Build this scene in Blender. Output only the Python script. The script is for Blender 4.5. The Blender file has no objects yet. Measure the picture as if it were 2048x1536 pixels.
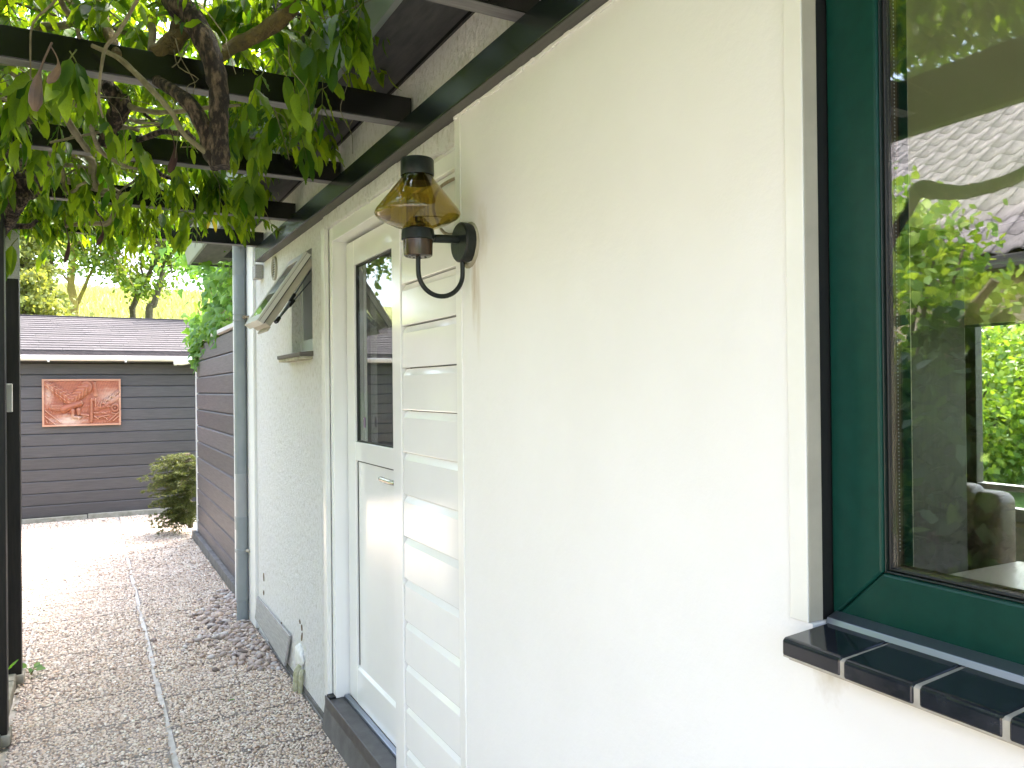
import bpy, bmesh, math, random
import numpy as np
from mathutils import Vector, Matrix, noise as mnoise
from mathutils.bvhtree import BVHTree

S = bpy.context.scene
COL = S.collection
rnd = random.Random(11)
rg = np.random.default_rng(5)
R = math.radians

# ------------------------------------------------------------------ camera
CAMH = 1.55
YAW, PIT, ROL = R(28.623), R(0.286), R(-0.598)
f_ = Vector((math.sin(YAW) * math.cos(PIT), math.cos(YAW) * math.cos(PIT), math.sin(PIT)))
r_ = Vector((math.cos(YAW), -math.sin(YAW), 0))
u_ = r_.cross(f_)
r2 = r_ * math.cos(ROL) + u_ * math.sin(ROL)
u2 = -r_ * math.sin(ROL) + u_ * math.cos(ROL)
cam = bpy.data.objects.new('camera', bpy.data.cameras.new('camera'))
COL.objects.link(cam)
cam.matrix_world = Matrix(((r2.x, u2.x, -f_.x, 0), (r2.y, u2.y, -f_.y, 0), (r2.z, u2.z, -f_.z, CAMH), (0, 0, 0, 1)))
cam.data.sensor_width = 36
cam.data.lens = 36 * 1553.55 / 2048
cam.data.clip_start = 0.05
cam.data.clip_end = 2000
S.camera = cam
CAMP = Vector((0, 0, CAMH))

# ------------------------------------------------------------------ world, sun, exposure
SUN_EL, SUN_AZ = R(60), R(62)          # azimuth clockwise from +Y
w = bpy.data.worlds.new('World'); S.world = w; w.use_nodes = True
nt = w.node_tree
bg = nt.nodes['Background']
sky = nt.nodes.new('ShaderNodeTexSky'); sky.sky_type = 'NISHITA'; sky.sun_disc = False
sky.sun_elevation = SUN_EL; sky.sun_rotation = SUN_AZ
sky.air_density = 1.0; sky.dust_density = 4.0; sky.ozone_density = 1.0
hsv = nt.nodes.new('ShaderNodeHueSaturation'); hsv.inputs['Saturation'].default_value = .75      # thin white cloud
nt.links.new(sky.outputs[0], hsv.inputs['Color']); nt.links.new(hsv.outputs[0], bg.inputs[0]); bg.inputs[1].default_value = 0.15
sl = bpy.data.lights.new('sun', 'SUN'); sl.energy = 1.15; sl.angle = R(12); sl.color = (1, .95, .87)
sun = bpy.data.objects.new('sun', sl); COL.objects.link(sun)
sd = Vector((math.sin(SUN_AZ) * math.cos(SUN_EL), math.cos(SUN_AZ) * math.cos(SUN_EL), math.sin(SUN_EL)))
sun.rotation_euler = sd.to_track_quat('Z', 'Y').to_euler(); sun.location = sd * 30
S.view_settings.view_transform = 'Standard'; S.view_settings.look = 'None'
S.view_settings.exposure = 3.4; S.view_settings.gamma = 1
S.view_settings.use_curve_mapping = False
cy = S.cycles
cy.max_bounces = 10; cy.diffuse_bounces = 5; cy.glossy_bounces = 5; cy.transmission_bounces = 8
cy.transparent_max_bounces = 24; cy.caustics_reflective = False; cy.caustics_refractive = False
cy.sample_clamp_indirect = 8; cy.use_denoising = True

# ------------------------------------------------------------------ materials
def nd(m, t, **k):
    n = m.node_tree.nodes.new(t)
    for a, b in k.items(): setattr(n, a, b)
    return n
def lk(m, a, b): m.node_tree.links.new(a, b)
def setc(sock, v): sock.default_value = (v[0], v[1], v[2], 1)

def pmat(name, col, rough=.6, col2=None, nscale=8, stretch=(1, 1, 1), bump=0, bscale=60, bdist=.003, spec=.5,
         metal=0, detail=5, lo=.35, hi=.65, rand=0, rand_island=False, bstretch=None, coat=0, voro=0, rough2=None):
    m = bpy.data.materials.new(name); m.use_nodes = True
    b = m.node_tree.nodes['Principled BSDF']
    b.inputs['Roughness'].default_value = rough
    b.inputs['Specular IOR Level'].default_value = spec
    b.inputs['Metallic'].default_value = metal
    b.inputs['Coat Weight'].default_value = coat
    setc(b.inputs['Base Color'], col)
    tc = nd(m, 'ShaderNodeTexCoord')
    mp = nd(m, 'ShaderNodeMapping'); mp.inputs['Scale'].default_value = stretch
    lk(m, tc.outputs['Object'], mp.inputs['Vector'])
    out = None
    if col2 is not None:
        n = nd(m, 'ShaderNodeTexNoise'); n.inputs['Scale'].default_value = nscale; n.inputs['Detail'].default_value = detail
        n.inputs['Roughness'].default_value = .6
        lk(m, mp.outputs[0], n.inputs['Vector'])
        mr = nd(m, 'ShaderNodeMapRange'); mr.inputs[1].default_value = lo; mr.inputs[2].default_value = hi
        lk(m, n.outputs['Fac'], mr.inputs[0])
        mx = nd(m, 'ShaderNodeMix', data_type='RGBA'); setc(mx.inputs[6], col); setc(mx.inputs[7], col2)
        lk(m, mr.outputs[0], mx.inputs[0]); out = mx.outputs[2]
        if rough2 is not None:
            m2 = nd(m, 'ShaderNodeMapRange'); m2.inputs[1].default_value = lo; m2.inputs[2].default_value = hi
            m2.inputs[3].default_value = rough; m2.inputs[4].default_value = rough2
            lk(m, n.outputs['Fac'], m2.inputs[0]); lk(m, m2.outputs[0], b.inputs['Roughness'])
    if rand:
        hs = nd(m, 'ShaderNodeHueSaturation')
        if out: lk(m, out, hs.inputs['Color'])
        else: setc(hs.inputs['Color'], col)
        oi = nd(m, 'ShaderNodeObjectInfo')
        src = oi.outputs['Random']
        if rand_island:
            g = nd(m, 'ShaderNodeNewGeometry'); src = g.outputs['Random Per Island']
        a = nd(m, 'ShaderNodeMapRange'); a.inputs[3].default_value = 1 - rand; a.inputs[4].default_value = 1 + rand
        lk(m, src, a.inputs[0]); lk(m, a.outputs[0], hs.inputs['Value']); out = hs.outputs[0]
    if out: lk(m, out, b.inputs['Base Color'])
    if bump:
        if voro:
            n = nd(m, 'ShaderNodeTexVoronoi'); n.inputs['Scale'].default_value = bscale; o = n.outputs['Distance']
        else:
            n = nd(m, 'ShaderNodeTexNoise'); n.inputs['Scale'].default_value = bscale; n.inputs['Detail'].default_value = 6
            n.inputs['Roughness'].default_value = .65; o = n.outputs['Fac']
        if bstretch:
            mp2 = nd(m, 'ShaderNodeMapping'); mp2.inputs['Scale'].default_value = bstretch
            lk(m, tc.outputs['Object'], mp2.inputs['Vector']); lk(m, mp2.outputs[0], n.inputs['Vector'])
        else: lk(m, tc.outputs['Object'], n.inputs['Vector'])
        bp = nd(m, 'ShaderNodeBump'); bp.inputs['Strength'].default_value = bump; bp.inputs['Distance'].default_value = bdist
        lk(m, o, bp.inputs['Height']); lk(m, bp.outputs[0], b.inputs['Normal'])
    return m

def leafmat(name, c1, c2, trans=.45, tc=None, rough=.45, objrand=False):
    """thin leaf: part reflects, part lets light through; each leaf its own tone"""
    m = bpy.data.materials.new(name); m.use_nodes = True
    N = m.node_tree.nodes; b = N['Principled BSDF']; o = N['Material Output']
    b.inputs['Roughness'].default_value = rough; b.inputs['Specular IOR Level'].default_value = .35
    g = nd(m, 'ShaderNodeNewGeometry'); oi = nd(m, 'ShaderNodeObjectInfo')
    src = oi.outputs['Random'] if objrand else g.outputs['Random Per Island']
    cr = nd(m, 'ShaderNodeValToRGB')
    cr.color_ramp.elements[0].color = (*c1, 1); cr.color_ramp.elements[1].color = (*c2, 1)
    lk(m, src, cr.inputs[0])
    tx = nd(m, 'ShaderNodeTexCoord')
    nn = nd(m, 'ShaderNodeTexNoise'); nn.inputs['Scale'].default_value = 30; lk(m, tx.outputs['Object'], nn.inputs['Vector'])
    hs = nd(m, 'ShaderNodeHueSaturation'); mr = nd(m, 'ShaderNodeMapRange'); mr.inputs[3].default_value = .75; mr.inputs[4].default_value = 1.25
    lk(m, nn.outputs['Fac'], mr.inputs[0]); lk(m, mr.outputs[0], hs.inputs['Value']); lk(m, cr.outputs[0], hs.inputs['Color'])
    lk(m, hs.outputs[0], b.inputs['Base Color'])
    t = nd(m, 'ShaderNodeBsdfTranslucent')
    mc = nd(m, 'ShaderNodeMix', data_type='RGBA', blend_type='MULTIPLY'); mc.inputs[0].default_value = 1
    lk(m, hs.outputs[0], mc.inputs[6]); setc(mc.inputs[7], tc or (2.4, 2.2, .9))
    lk(m, mc.outputs[2], t.inputs['Color'])
    mx = nd(m, 'ShaderNodeMixShader'); mx.inputs[0].default_value = trans
    lk(m, b.outputs[0], mx.inputs[1]); lk(m, t.outputs[0], mx.inputs[2]); lk(m, mx.outputs[0], o.inputs['Surface'])
    return m

def glassmat(name, tint, r0=.08, rough=0.0):
    m = bpy.data.materials.new(name); m.use_nodes = True
    N = m.node_tree.nodes; o = N['Material Output']; N.remove(N['Principled BSDF'])
    t = nd(m, 'ShaderNodeBsdfTransparent'); setc(t.inputs[0], tint)
    g = nd(m, 'ShaderNodeBsdfGlossy'); g.inputs['Roughness'].default_value = rough; setc(g.inputs[0], (1, 1, 1))
    lw = nd(m, 'ShaderNodeLayerWeight'); lw.inputs[0].default_value = .5
    pw = nd(m, 'ShaderNodeMath', operation='POWER'); pw.inputs[1].default_value = 5; lk(m, lw.outputs['Facing'], pw.inputs[0])
    ma = nd(m, 'ShaderNodeMath', operation='MULTIPLY_ADD'); ma.inputs[1].default_value = 1 - r0; ma.inputs[2].default_value = r0
    lk(m, pw.outputs[0], ma.inputs[0])
    mx = nd(m, 'ShaderNodeMixShader'); lk(m, ma.outputs[0], mx.inputs[0]); lk(m, t.outputs[0], mx.inputs[1]); lk(m, g.outputs[0], mx.inputs[2])
    lk(m, mx.outputs[0], o.inputs['Surface'])
    return m

M = {}
M['paint'] = pmat('smooth white masonry paint', (.81, .80, .785), .5, (.77, .76, .735), 1.7, bump=.3, bscale=22, bdist=.005)
def stain(m, centre, scale, col, amt):
    b = m.node_tree.nodes['Principled BSDF']; src = b.inputs['Base Color'].links[0].from_socket
    tc = nd(m, 'ShaderNodeTexCoord'); mp = nd(m, 'ShaderNodeMapping')
    mp.inputs['Location'].default_value = [-c * k for c, k in zip(centre, scale)]; mp.inputs['Scale'].default_value = scale
    lk(m, tc.outputs['Object'], mp.inputs['Vector'])
    n = nd(m, 'ShaderNodeTexNoise'); n.inputs['Scale'].default_value = 3; lk(m, mp.outputs[0], n.inputs['Vector'])
    ad = nd(m, 'ShaderNodeMix', data_type='RGBA', blend_type='LINEAR_LIGHT'); ad.inputs[0].default_value = .5
    lk(m, mp.outputs[0], ad.inputs[6]); lk(m, n.outputs['Color'], ad.inputs[7])
    g = nd(m, 'ShaderNodeTexGradient', gradient_type='SPHERICAL'); lk(m, ad.outputs[2], g.inputs[0])
    mu = nd(m, 'ShaderNodeMath', operation='MULTIPLY'); mu.inputs[1].default_value = amt; lk(m, g.outputs['Fac'], mu.inputs[0])
    mx = nd(m, 'ShaderNodeMix', data_type='RGBA'); lk(m, mu.outputs[0], mx.inputs[0]); lk(m, src, mx.inputs[6]); setc(mx.inputs[7], col)
    lk(m, mx.outputs[2], b.inputs['Base Color'])
stain(M['paint'], (.95, 1.955, 1.85), (4, 45, 6), (.42, .32, .17), .7)
stain(M['paint'], (.95, 1.93, 1.80), (4, 60, 5), (.50, .42, .28), .5)
stain(M['paint'], (.95, 1.90, 1.97), (4, 22, 9), (.55, .50, .32), .5)
stain(M['paint'], (.95, .78, 1.13), (4, 30, 18), (.50, .44, .33), .6)
stain(M['paint'], (.95, .42, 1.14), (4, 5, 40), (.58, .53, .42), .5)
M['stucco'] = pmat('rough white stucco', (.82, .81, .785), .8, (.64, .62, .56), 55, stretch=(1, 1, .6), bump=1, bscale=75, bdist=.022, lo=.50, hi=.72, bstretch=(1, 1, .55))
M['stucco_old'] = pmat('weathered stucco', (.52, .49, .38), .85, (.30, .27, .18), 10, bump=.9, bscale=60, bdist=.011, bstretch=(1, 1, .6))
M['pvc'] = pmat('glossy white pvc', (.84, .835, .81), .09, (.82, .81, .785), 5, bump=.03, bscale=9, bdist=.004)
M['trimw'] = pmat('satin white trim', (.80, .795, .76), .3, (.76, .75, .70), 7)
M['beige'] = pmat('cream reveal', (.46, .425, .345), .5, (.40, .37, .30), 12)
M['beam'] = pmat('near black painted beam', (.007, .011, .011), .26, (.012, .016, .015), 10, stretch=(6, .8, 6), bump=.04, bscale=50, bstretch=(30, 2, 30))
M['rafter'] = pmat('black gloss painted rafter', (.004, .0038, .0035), .24, (.008, .0075, .007), 16, stretch=(.6, 8, 8), bump=.06, bscale=50, bstretch=(2, 30, 30))
M['under'] = pmat('rafter underside reflection grey', (.19, .18, .178), .55, (.13, .122, .12), 18, stretch=(.6, 8, 8), bump=.1, bscale=60)  # path light reflected by the black rafters, put into the colour
M['under2'] = pmat('beam underside reflection grey', (.075, .07, .062), .45, (.05, .047, .042), 14, stretch=(8, .8, 8), bump=.1, bscale=60)  # lighter than the beam: reflected ground light is in this colour
M['post'] = pmat('dark brown post', (.008, .0072, .0055), .5, (.016, .0135, .010), 14, stretch=(8, 8, .6), bump=.2, bscale=50, bstretch=(30, 30, 2), spec=.25)
M['greywood'] = pmat('bleached grey wood', (.30, .29, .28), .75, (.42, .41, .40), 14, stretch=(10, .8, 10), bump=.25, bscale=50, bstretch=(30, 2, 30))
M['soffit'] = pmat('charcoal soffit board', (.04, .04, .042), .7, (.075, .073, .072), 9, stretch=(4, .7, 1), bump=.2, bscale=90)
M['fascia'] = pmat('grey green fascia', (.16, .19, .175), .4, (.20, .225, .205), 5)
M['zinc'] = pmat('grey pvc pipe', (.22, .25, .265), .38, (.26, .285, .295), 6, bump=.03, bscale=20)
M['pipel'] = pmat('light grey pvc sleeve', (.28, .29, .30), .42, (.31, .32, .33), 8)
M['dgrey'] = pmat('dark slate threshold', (.045, .042, .042), .4, (.085, .08, .078), 20, bump=.15, bscale=120)
M['plinth'] = pmat('grey cement plinth', (.16, .15, .142), .85, (.10, .094, .088), 9, bump=.4, bscale=80)
M['green'] = pmat('bottle green window frame', (.0025, .034, .025), .34, (.0035, .042, .031), 30, bump=.15, bscale=240, bdist=.001, bstretch=(1, 1, .1), spec=.25)
M['greend'] = pmat('dark green frame edge', (.006, .012, .010), .4)
M['rubber'] = pmat('black rubber gasket', (.008, .008, .008), .5)
M['brownal'] = pmat('bronze spacer', (.12, .085, .06), .4, metal=.4)
M['alu'] = pmat('aluminium drip strip', (.26, .29, .35), .28, metal=.9)
M['tile'] = pmat('black glazed sill tile', (.008, .010, .015), .11, (.017, .020, .027), 40, bump=.08, bscale=60, bdist=.002, coat=.3)
M['grout'] = pmat('pale grout', (.42, .39, .33), .9, (.34, .31, .26), 60, bump=.3, bscale=200)
M['glass'] = glassmat('window glass', (.90, .92, .90), .16)
M['glassd'] = glassmat('door glass', (.85, .88, .87), .11)
M['amber'] = glassmat('amber lamp glass', (.56, .47, .15), .07, .03)
M['clear'] = glassmat('clear tube glass', (.85, .82, .78), .09, .08)
M['iron'] = pmat('black enamelled lamp metal', (.006, .009, .008), .36, (.014, .018, .016), 40, bump=.35, bscale=140, bdist=.002, spec=.3)
M['ironb'] = pmat('brown bakelite', (.03, .017, .009), .22, (.055, .03, .014), 14, stretch=(6, 6, 1))
M['cable'] = pmat('old painted cable', (.33, .27, .19), .7, (.2, .15, .1), 50)
M['shedb'] = pmat('dark stained shed board', (.075, .068, .070), .55, (.052, .047, .048), 10, stretch=(.5, 10, 10), bump=.22, bscale=60, bstretch=(1.5, 30, 30), rand=.16)
M['wallb'] = pmat('dark violet brown boards', (.11, .097, .102), .5, (.072, .063, .067), 9, stretch=(10, .5, 10), bump=.25, bscale=55, bstretch=(30, 1.5, 30), rand=.2)
M['shingle'] = pmat('brown grey shingle', (.064, .054, .054), .9, (.040, .034, .034), 20, stretch=(1, 3, 3), bump=.5, bscale=160, rand=.2, rand_island=True)
M['whitepvc'] = pmat('white gutter', (.82, .80, .78), .3)
M['carve'] = None
M['concrete'] = pmat('old concrete edging', (.33, .31, .26), .9, (.20, .19, .14), 12, bump=.4, bscale=90)
M['slab'] = pmat('exposed aggregate slab', (.32, .275, .24), .9, (.20, .17, .15), 90, bump=1, bscale=85, bdist=.006, voro=1, detail=8)
M['mortar'] = pmat('pale joint mortar', (.62, .59, .54), .95, (.42, .39, .35), 18, bump=.4, bscale=120)
M['peb'] = None
M['soil'] = pmat('garden soil and bark mulch', (.07, .055, .04), .95, (.085, .075, .05), 6, bump=.5, bscale=30)
M['terr'] = pmat('pale bounce gravel', (.46, .41, .36), .95, (.30, .26, .22), 70, bump=.8, bscale=90, bdist=.008)  # for unseen added ground, pale to bounce light
M['lawn'] = pmat('mown lawn', (.06, .13, .02), .9, (.09, .17, .03), 3, bump=.5, bscale=120, bdist=.02)
M['hill'] = pmat('long dry grass on the dike', (.31, .34, .10), .95, (.40, .41, .15), .9, stretch=(1, 1, 2), bump=.4, bscale=7, bdist=.2)
M['bark'] = pmat('rough vine bark', (.018, .010, .007), .9, (.22, .15, .10), 60, stretch=(1, 1, .4), bump=1, bscale=70, bdist=.03, lo=.47, hi=.68, bstretch=(1, 1, .45))
M['barky'] = pmat('mossy ochre bark', (.19, .135, .035), .9, (.10, .075, .03), 40, bump=1, bscale=80, bdist=.025)
M['twig'] = pmat('pale vine twig', (.22, .19, .11), .8, (.12, .10, .055), 30, bump=.5, bscale=100)
M['stemg'] = pmat('green leaf stalk', (.12, .14, .03), .7)
M['pod'] = pmat('velvety seed pod', (.085, .062, .055), .9, (.20, .125, .07), 9)
M['podd'] = pmat('dark seed pod', (.05, .02, .018), .8)
M['trunk'] = pmat('tree bark', (.13, .105, .06), .9, (.08, .06, .035), 12, bump=.8, bscale=30, bdist=.03)
M['trunky'] = pmat('lichened yellow bark', (.46, .33, .08), .9, (.3, .21, .06), 10, bump=.8, bscale=30, bdist=.03)
M['leaf'] = leafmat('wisteria leaf', (.014, .055, .006), (.105, .195, .018), .5, (4.9, 3.5, .7))
M['leafo'] = leafmat('wisteria leaf single', (.014, .055, .006), (.105, .195, .018), .5, (4.9, 3.5, .7), objrand=True)
M['leafy'] = leafmat('yellowed leaf', (.5, .4, .04), (.6, .48, .06), .4, (1.3, 1.2, .6))
M['ivy'] = leafmat('ivy leaf', (.06, .15, .022), (.12, .23, .04), .35)
M['ivyo'] = leafmat('ivy leaf single', (.06, .15, .022), (.12, .23, .04), .35, objrand=True)
M['fir'] = leafmat('fir needles', (.035, .055, .014), (.13, .15, .035), .2)
M['tleaf'] = leafmat('tree leaf', (.06, .11, .018), (.13, .18, .03), .45)
M['cleaf'] = leafmat('conifer spray', (.14, .17, .05), (.24, .26, .08), .35)
M['hedge'] = leafmat('garden shrub leaf', (.10, .20, .03), (.24, .33, .05), .35)
M['hedged'] = leafmat('dark shrub leaf', (.018, .055, .012), (.05, .10, .02), .3)
M['grassb'] = leafmat('grass blade', (.34, .36, .11), (.48, .47, .19), .3, (1.2, 1.1, .8))
M['grassg'] = leafmat('green blade', (.07, .2, .02), (.12, .28, .03), .4)
M['dry'] = pmat('dry fallen leaf', (.14, .06, .03), .8, (.2, .11, .04), 40)
M['roomw'] = pmat('cream interior paint', (.70, .66, .52), .8)
M['roomc'] = pmat('pale ceiling paint', (.84, .80, .64), .8)
M['roomf'] = pmat('brown room floor', (.16, .12, .08), .5)
M['dark'] = pmat('dark brown cupboard', (.05, .043, .032), .5, (.07, .06, .046), 8, stretch=(8, 8, 1))
M['leather'] = pmat('brown leather', (.17, .125, .085), .45, (.24, .18, .13), 9, bump=.3, bscale=30)
M['tabletop'] = pmat('pale table top', (.66, .60, .50), .3)
M['winw'] = pmat('grey white inner frame', (.55, .56, .57), .5)
M['blind'] = leafmat('woven roller blind', (.50, .44, .28), (.50, .44, .28), .5, (1.1, 1.1, 1.0), .9)
M['curtain'] = leafmat('grey voile curtain', (.42, .42, .40), (.42, .42, .40), .4, (1.1, 1.1, 1.1), .9)
M['chain'] = pmat('cream bead chain', (.7, .66, .5), .4)
M['rooft'] = pmat('grey brown roof tile', (.19, .17, .175), .75, (.13, .118, .12), 12, bump=.2, bscale=90, rand=.15)
M['brick'] = pmat('pale yellow brick', (.52, .43, .30), .85, (.42, .34, .22), 9, bump=.3, bscale=70, rand=.1)
M['brass'] = pmat('brushed steel handle', (.55, .52, .45), .25, metal=1)
M['foam'] = pmat('white foam', (.80, .80, .78), .9, (.68, .67, .62), 30, bump=.6, bscale=60)
M['algae'] = pmat('algae stained stub', (.50, .49, .36), .8, (.30, .30, .17), 40, bump=.3, bscale=90)
M['ribbox'] = pmat('grey white plastic', (.45, .45, .42), .5)
M['flake'] = pmat('broken render', (.16, .11, .07), .9)

def carve_mat():
    m = pmat('carved red brown wood', (.34, .105, .052), .5, (.24, .07, .036), 7, stretch=(1.5, 8, 8), bump=.15, bscale=90, bstretch=(4, 40, 40))
    b = m.node_tree.nodes['Principled BSDF']
    src = b.inputs['Base Color'].links[0].from_socket
    g = nd(m, 'ShaderNodeNewGeometry')
    mr = nd(m, 'ShaderNodeMapRange'); mr.inputs[1].default_value = .51; mr.inputs[2].default_value = .62
    lk(m, g.outputs['Pointiness'], mr.inputs[0])
    mx = nd(m, 'ShaderNodeMix', data_type='RGBA'); lk(m, mr.outputs[0], mx.inputs[0]); lk(m, src, mx.inputs[6]); setc(mx.inputs[7], (.56, .33, .22))
    lk(m, mx.outputs[2], b.inputs['Base Color'])
    return m
M['carve'] = carve_mat()
stain(M['carve'], (-.20, 10.85, 1.21), (4.5, 1, 11), (.58, .42, .34), 1.1)
stain(M['carve'], (.24, 10.85, 1.50), (5, 1, 8), (.50, .33, .25), .8)
stain(M['carve'], (-.42, 10.85, 1.52), (16, 1, 6), (.52, .36, .28), .8)
def pebmat(name, objr=False):
    m = bpy.data.materials.new(name); m.use_nodes = True
    b = m.node_tree.nodes['Principled BSDF']; b.inputs['Roughness'].default_value = .6
    g = nd(m, 'ShaderNodeNewGeometry'); oi = nd(m, 'ShaderNodeObjectInfo')
    cr = nd(m, 'ShaderNodeValToRGB'); e = cr.color_ramp
    e.interpolation = 'LINEAR'
    cols = [(0, (.16, .11, .085)), (.1, (.42, .30, .21)), (.3, (.62, .50, .40)), (.55, (.74, .63, .52)), (.7, (.44, .35, .29)), (.85, (.66, .48, .34)), (1, (.82, .77, .69))] if not objr else [(0, (.11, .085, .075)), (.2, (.27, .20, .16)), (.4, (.40, .32, .27)), (.6, (.28, .24, .225)), (.75, (.44, .32, .23)), (.9, (.40, .36, .34)), (1, (.58, .53, .48))]
    e.elements[0].position, e.elements[0].color = cols[0][0], (*cols[0][1], 1)
    e.elements[1].position, e.elements[1].color = 1, (*cols[-1][1], 1)
    for p, c in cols[1:-1]:
        x = e.elements.new(p); x.color = (*c, 1)
    lk(m, oi.outputs['Random'] if objr else g.outputs['Random Per Island'], cr.inputs[0]); lk(m, cr.outputs[0], b.inputs['Base Color'])
    return m
M['peb'] = pebmat('mixed pebbles'); M['pebo'] = pebmat('river stones', True)

# ------------------------------------------------------------------ helpers
def link(o): COL.objects.link(o); return o
def setp(o, parent):
    if parent is not None:
        o.parent = parent
        loc = Vector(parent.get('_base', (0, 0, 0)))
        o.matrix_parent_inverse = Matrix.Translation(-loc)
def thing(name, label, cat, loc=(0, 0, 0), group=None, kind=None):
    o = bpy.data.objects.new(name, None); link(o); o.location = loc; o['_base'] = tuple(loc)
    o.empty_display_size = .1
    if label: o['label'] = label
    if cat: o['category'] = cat
    if group: o['group'] = group
    if kind: o['kind'] = kind
    return o
def tag(o, label=None, cat=None, group=None, kind=None):
    if label: o['label'] = label
    if cat: o['category'] = cat
    if group: o['group'] = group
    if kind: o['kind'] = kind
    return o

class MB:
    def __init__(s): s.v = []; s.f = []
    def add(s, v, f):
        n = len(s.v); s.v += [tuple(p) for p in v]; s.f += [tuple(i + n for i in q) for q in f]; return s
    def box(s, x0, x1, y0, y1, z0, z1):
        v = [(x, y, z) for z in (z0, z1) for y in (y0, y1) for x in (x0, x1)]
        return s.add(v, [(0, 2, 3, 1), (4, 5, 7, 6), (0, 1, 5, 4), (2, 6, 7, 3), (0, 4, 6, 2), (1, 3, 7, 5)])
    def prism(s, poly, ax, a, b):
        """poly: 2D points in the two other axes (cyclic order x:yz y:xz z:xy)"""
        def P(p, c): return {'x': (c, p[0], p[1]), 'y': (p[0], c, p[1]), 'z': (p[0], p[1], c)}[ax]
        n = len(poly); v = [P(p, a) for p in poly] + [P(p, b) for p in poly]
        return s.add(v, [tuple(range(n))[::-1], tuple(range(n, 2 * n))] + [(i, (i + 1) % n, n + (i + 1) % n, n + i) for i in range(n)])
    def tube(s, pts, rad, n=8, cap=True):
        pts = [Vector(p) for p in pts]
        if not hasattr(rad, '__len__'): rad = [rad] * len(pts)
        if len(rad) != len(pts): rad = list(np.interp(np.linspace(0, 1, len(pts)), np.linspace(0, 1, len(rad)), rad))
        v = []; up = Vector((.13, .21, .97))
        for i, p in enumerate(pts):
            d = (pts[min(i + 1, len(pts) - 1)] - pts[max(i - 1, 0)]).normalized()
            a = d.cross(up)
            if a.length < .1: a = d.cross(Vector((1, 0, 0)))
            a.normalize(); b = d.cross(a); up = b if abs(b.z) > .05 or True else up
            up = a.cross(d) * 1.0
            for k in range(n):
                t = 2 * math.pi * k / n
                v.append(p + (a * math.cos(t) + b * math.sin(t)) * rad[i])
        f = []
        for i in range(len(pts) - 1):
            for k in range(n):
                f.append((i * n + k, i * n + (k + 1) % n, (i + 1) * n + (k + 1) % n, (i + 1) * n + k))
        if cap: f += [tuple(range(n))[::-1], tuple(range((len(pts) - 1) * n, len(pts) * n))]
        return s.add(v, f)
    def lathe(s, prof, o, axis='z', n=32, cap=True):
        v = []; f = []
        for (r, h) in prof:
            for k in range(n):
                t = 2 * math.pi * k / n; c, q = r * math.cos(t), r * math.sin(t)
                p = {'z': (c, q, h), 'x': (h, c, q), 'y': (c, h, q)}[axis]
                v.append((o[0] + p[0], o[1] + p[1], o[2] + p[2]))
        m = len(prof)
        for i in range(m - 1):
            for k in range(n): f.append((i * n + k, i * n + (k + 1) % n, (i + 1) * n + (k + 1) % n, (i + 1) * n + k))
        if cap: f += [tuple(range(n))[::-1], tuple(range((m - 1) * n, m * n))]
        return s.add(v, f)
    def build(s, name, mat, parent=None, bevel=0, smooth=False, seg=2):
        me = bpy.data.meshes.new(name); me.from_pydata(s.v, [], s.f)
        bm = bmesh.new(); bm.from_mesh(me); bmesh.ops.recalc_face_normals(bm, faces=bm.faces); bm.to_mesh(me); bm.free()
        me.materials.append(mat)
        if smooth:
            me.shade_smooth()
            try: me.set_sharp_from_angle(angle=R(40))
            except Exception: pass
        o = bpy.data.objects.new(name, me); link(o); setp(o, parent)
        if bevel:
            b = o.modifiers.new('bevel', 'BEVEL'); b.width = bevel; b.segments = seg; b.limit_method = 'ANGLE'
            b.harden_normals = False
        return o
def box(name, x0, x1, y0, y1, z0, z1, mat, parent=None, bevel=.003):
    return MB().box(x0, x1, y0, y1, z0, z1).build(name, mat, parent, bevel)

def npmesh(name, v, f, mat, smooth=False):
    """v (n,3), f (m,k) -> mesh, fast"""
    me = bpy.data.meshes.new(name); m, k = f.shape
    me.vertices.add(len(v)); me.vertices.foreach_set('co', v.astype(np.float32).ravel())
    me.loops.add(m * k); me.loops.foreach_set('vertex_index', f.astype(np.int32).ravel())
    me.polygons.add(m); me.polygons.foreach_set('loop_start', np.arange(0, m * k, k, dtype=np.int32))
    me.update(calc_edges=True); me.validate()
    me.materials.append(mat)
    if smooth: me.shade_smooth()
    return me
def npobj(name, v, f, mat, parent=None, smooth=False):
    o = bpy.data.objects.new(name, npmesh(name, v, f, mat, smooth)); link(o); setp(o, parent); return o
def scatter(bv, bf, pos, rot, scl):
    """instances of one base mesh: pos (n,3), rot (n,3,3) columns = local axes, scl (n,) or (n,3)"""
    n = len(pos); scl = np.asarray(scl)
    if scl.ndim == 1: scl = scl[:, None].repeat(3, 1)
    loc = bv[None] * scl[:, None, :]
    v = np.einsum('nij,nkj->nki', rot, loc) + pos[:, None, :]
    f = bf[None] + (np.arange(n) * len(bv))[:, None, None]
    return v.reshape(-1, 3), f.reshape(-1, bf.shape[1])
def norm(a): return a / np.maximum(np.linalg.norm(a, axis=-1, keepdims=True), 1e-9)
def frames(d, nrm):
    """local y = d, z ~ nrm"""
    y = norm(d); x = norm(np.cross(y, nrm)); z = np.cross(x, y)
    return np.stack([x, y, z], axis=2)

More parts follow.
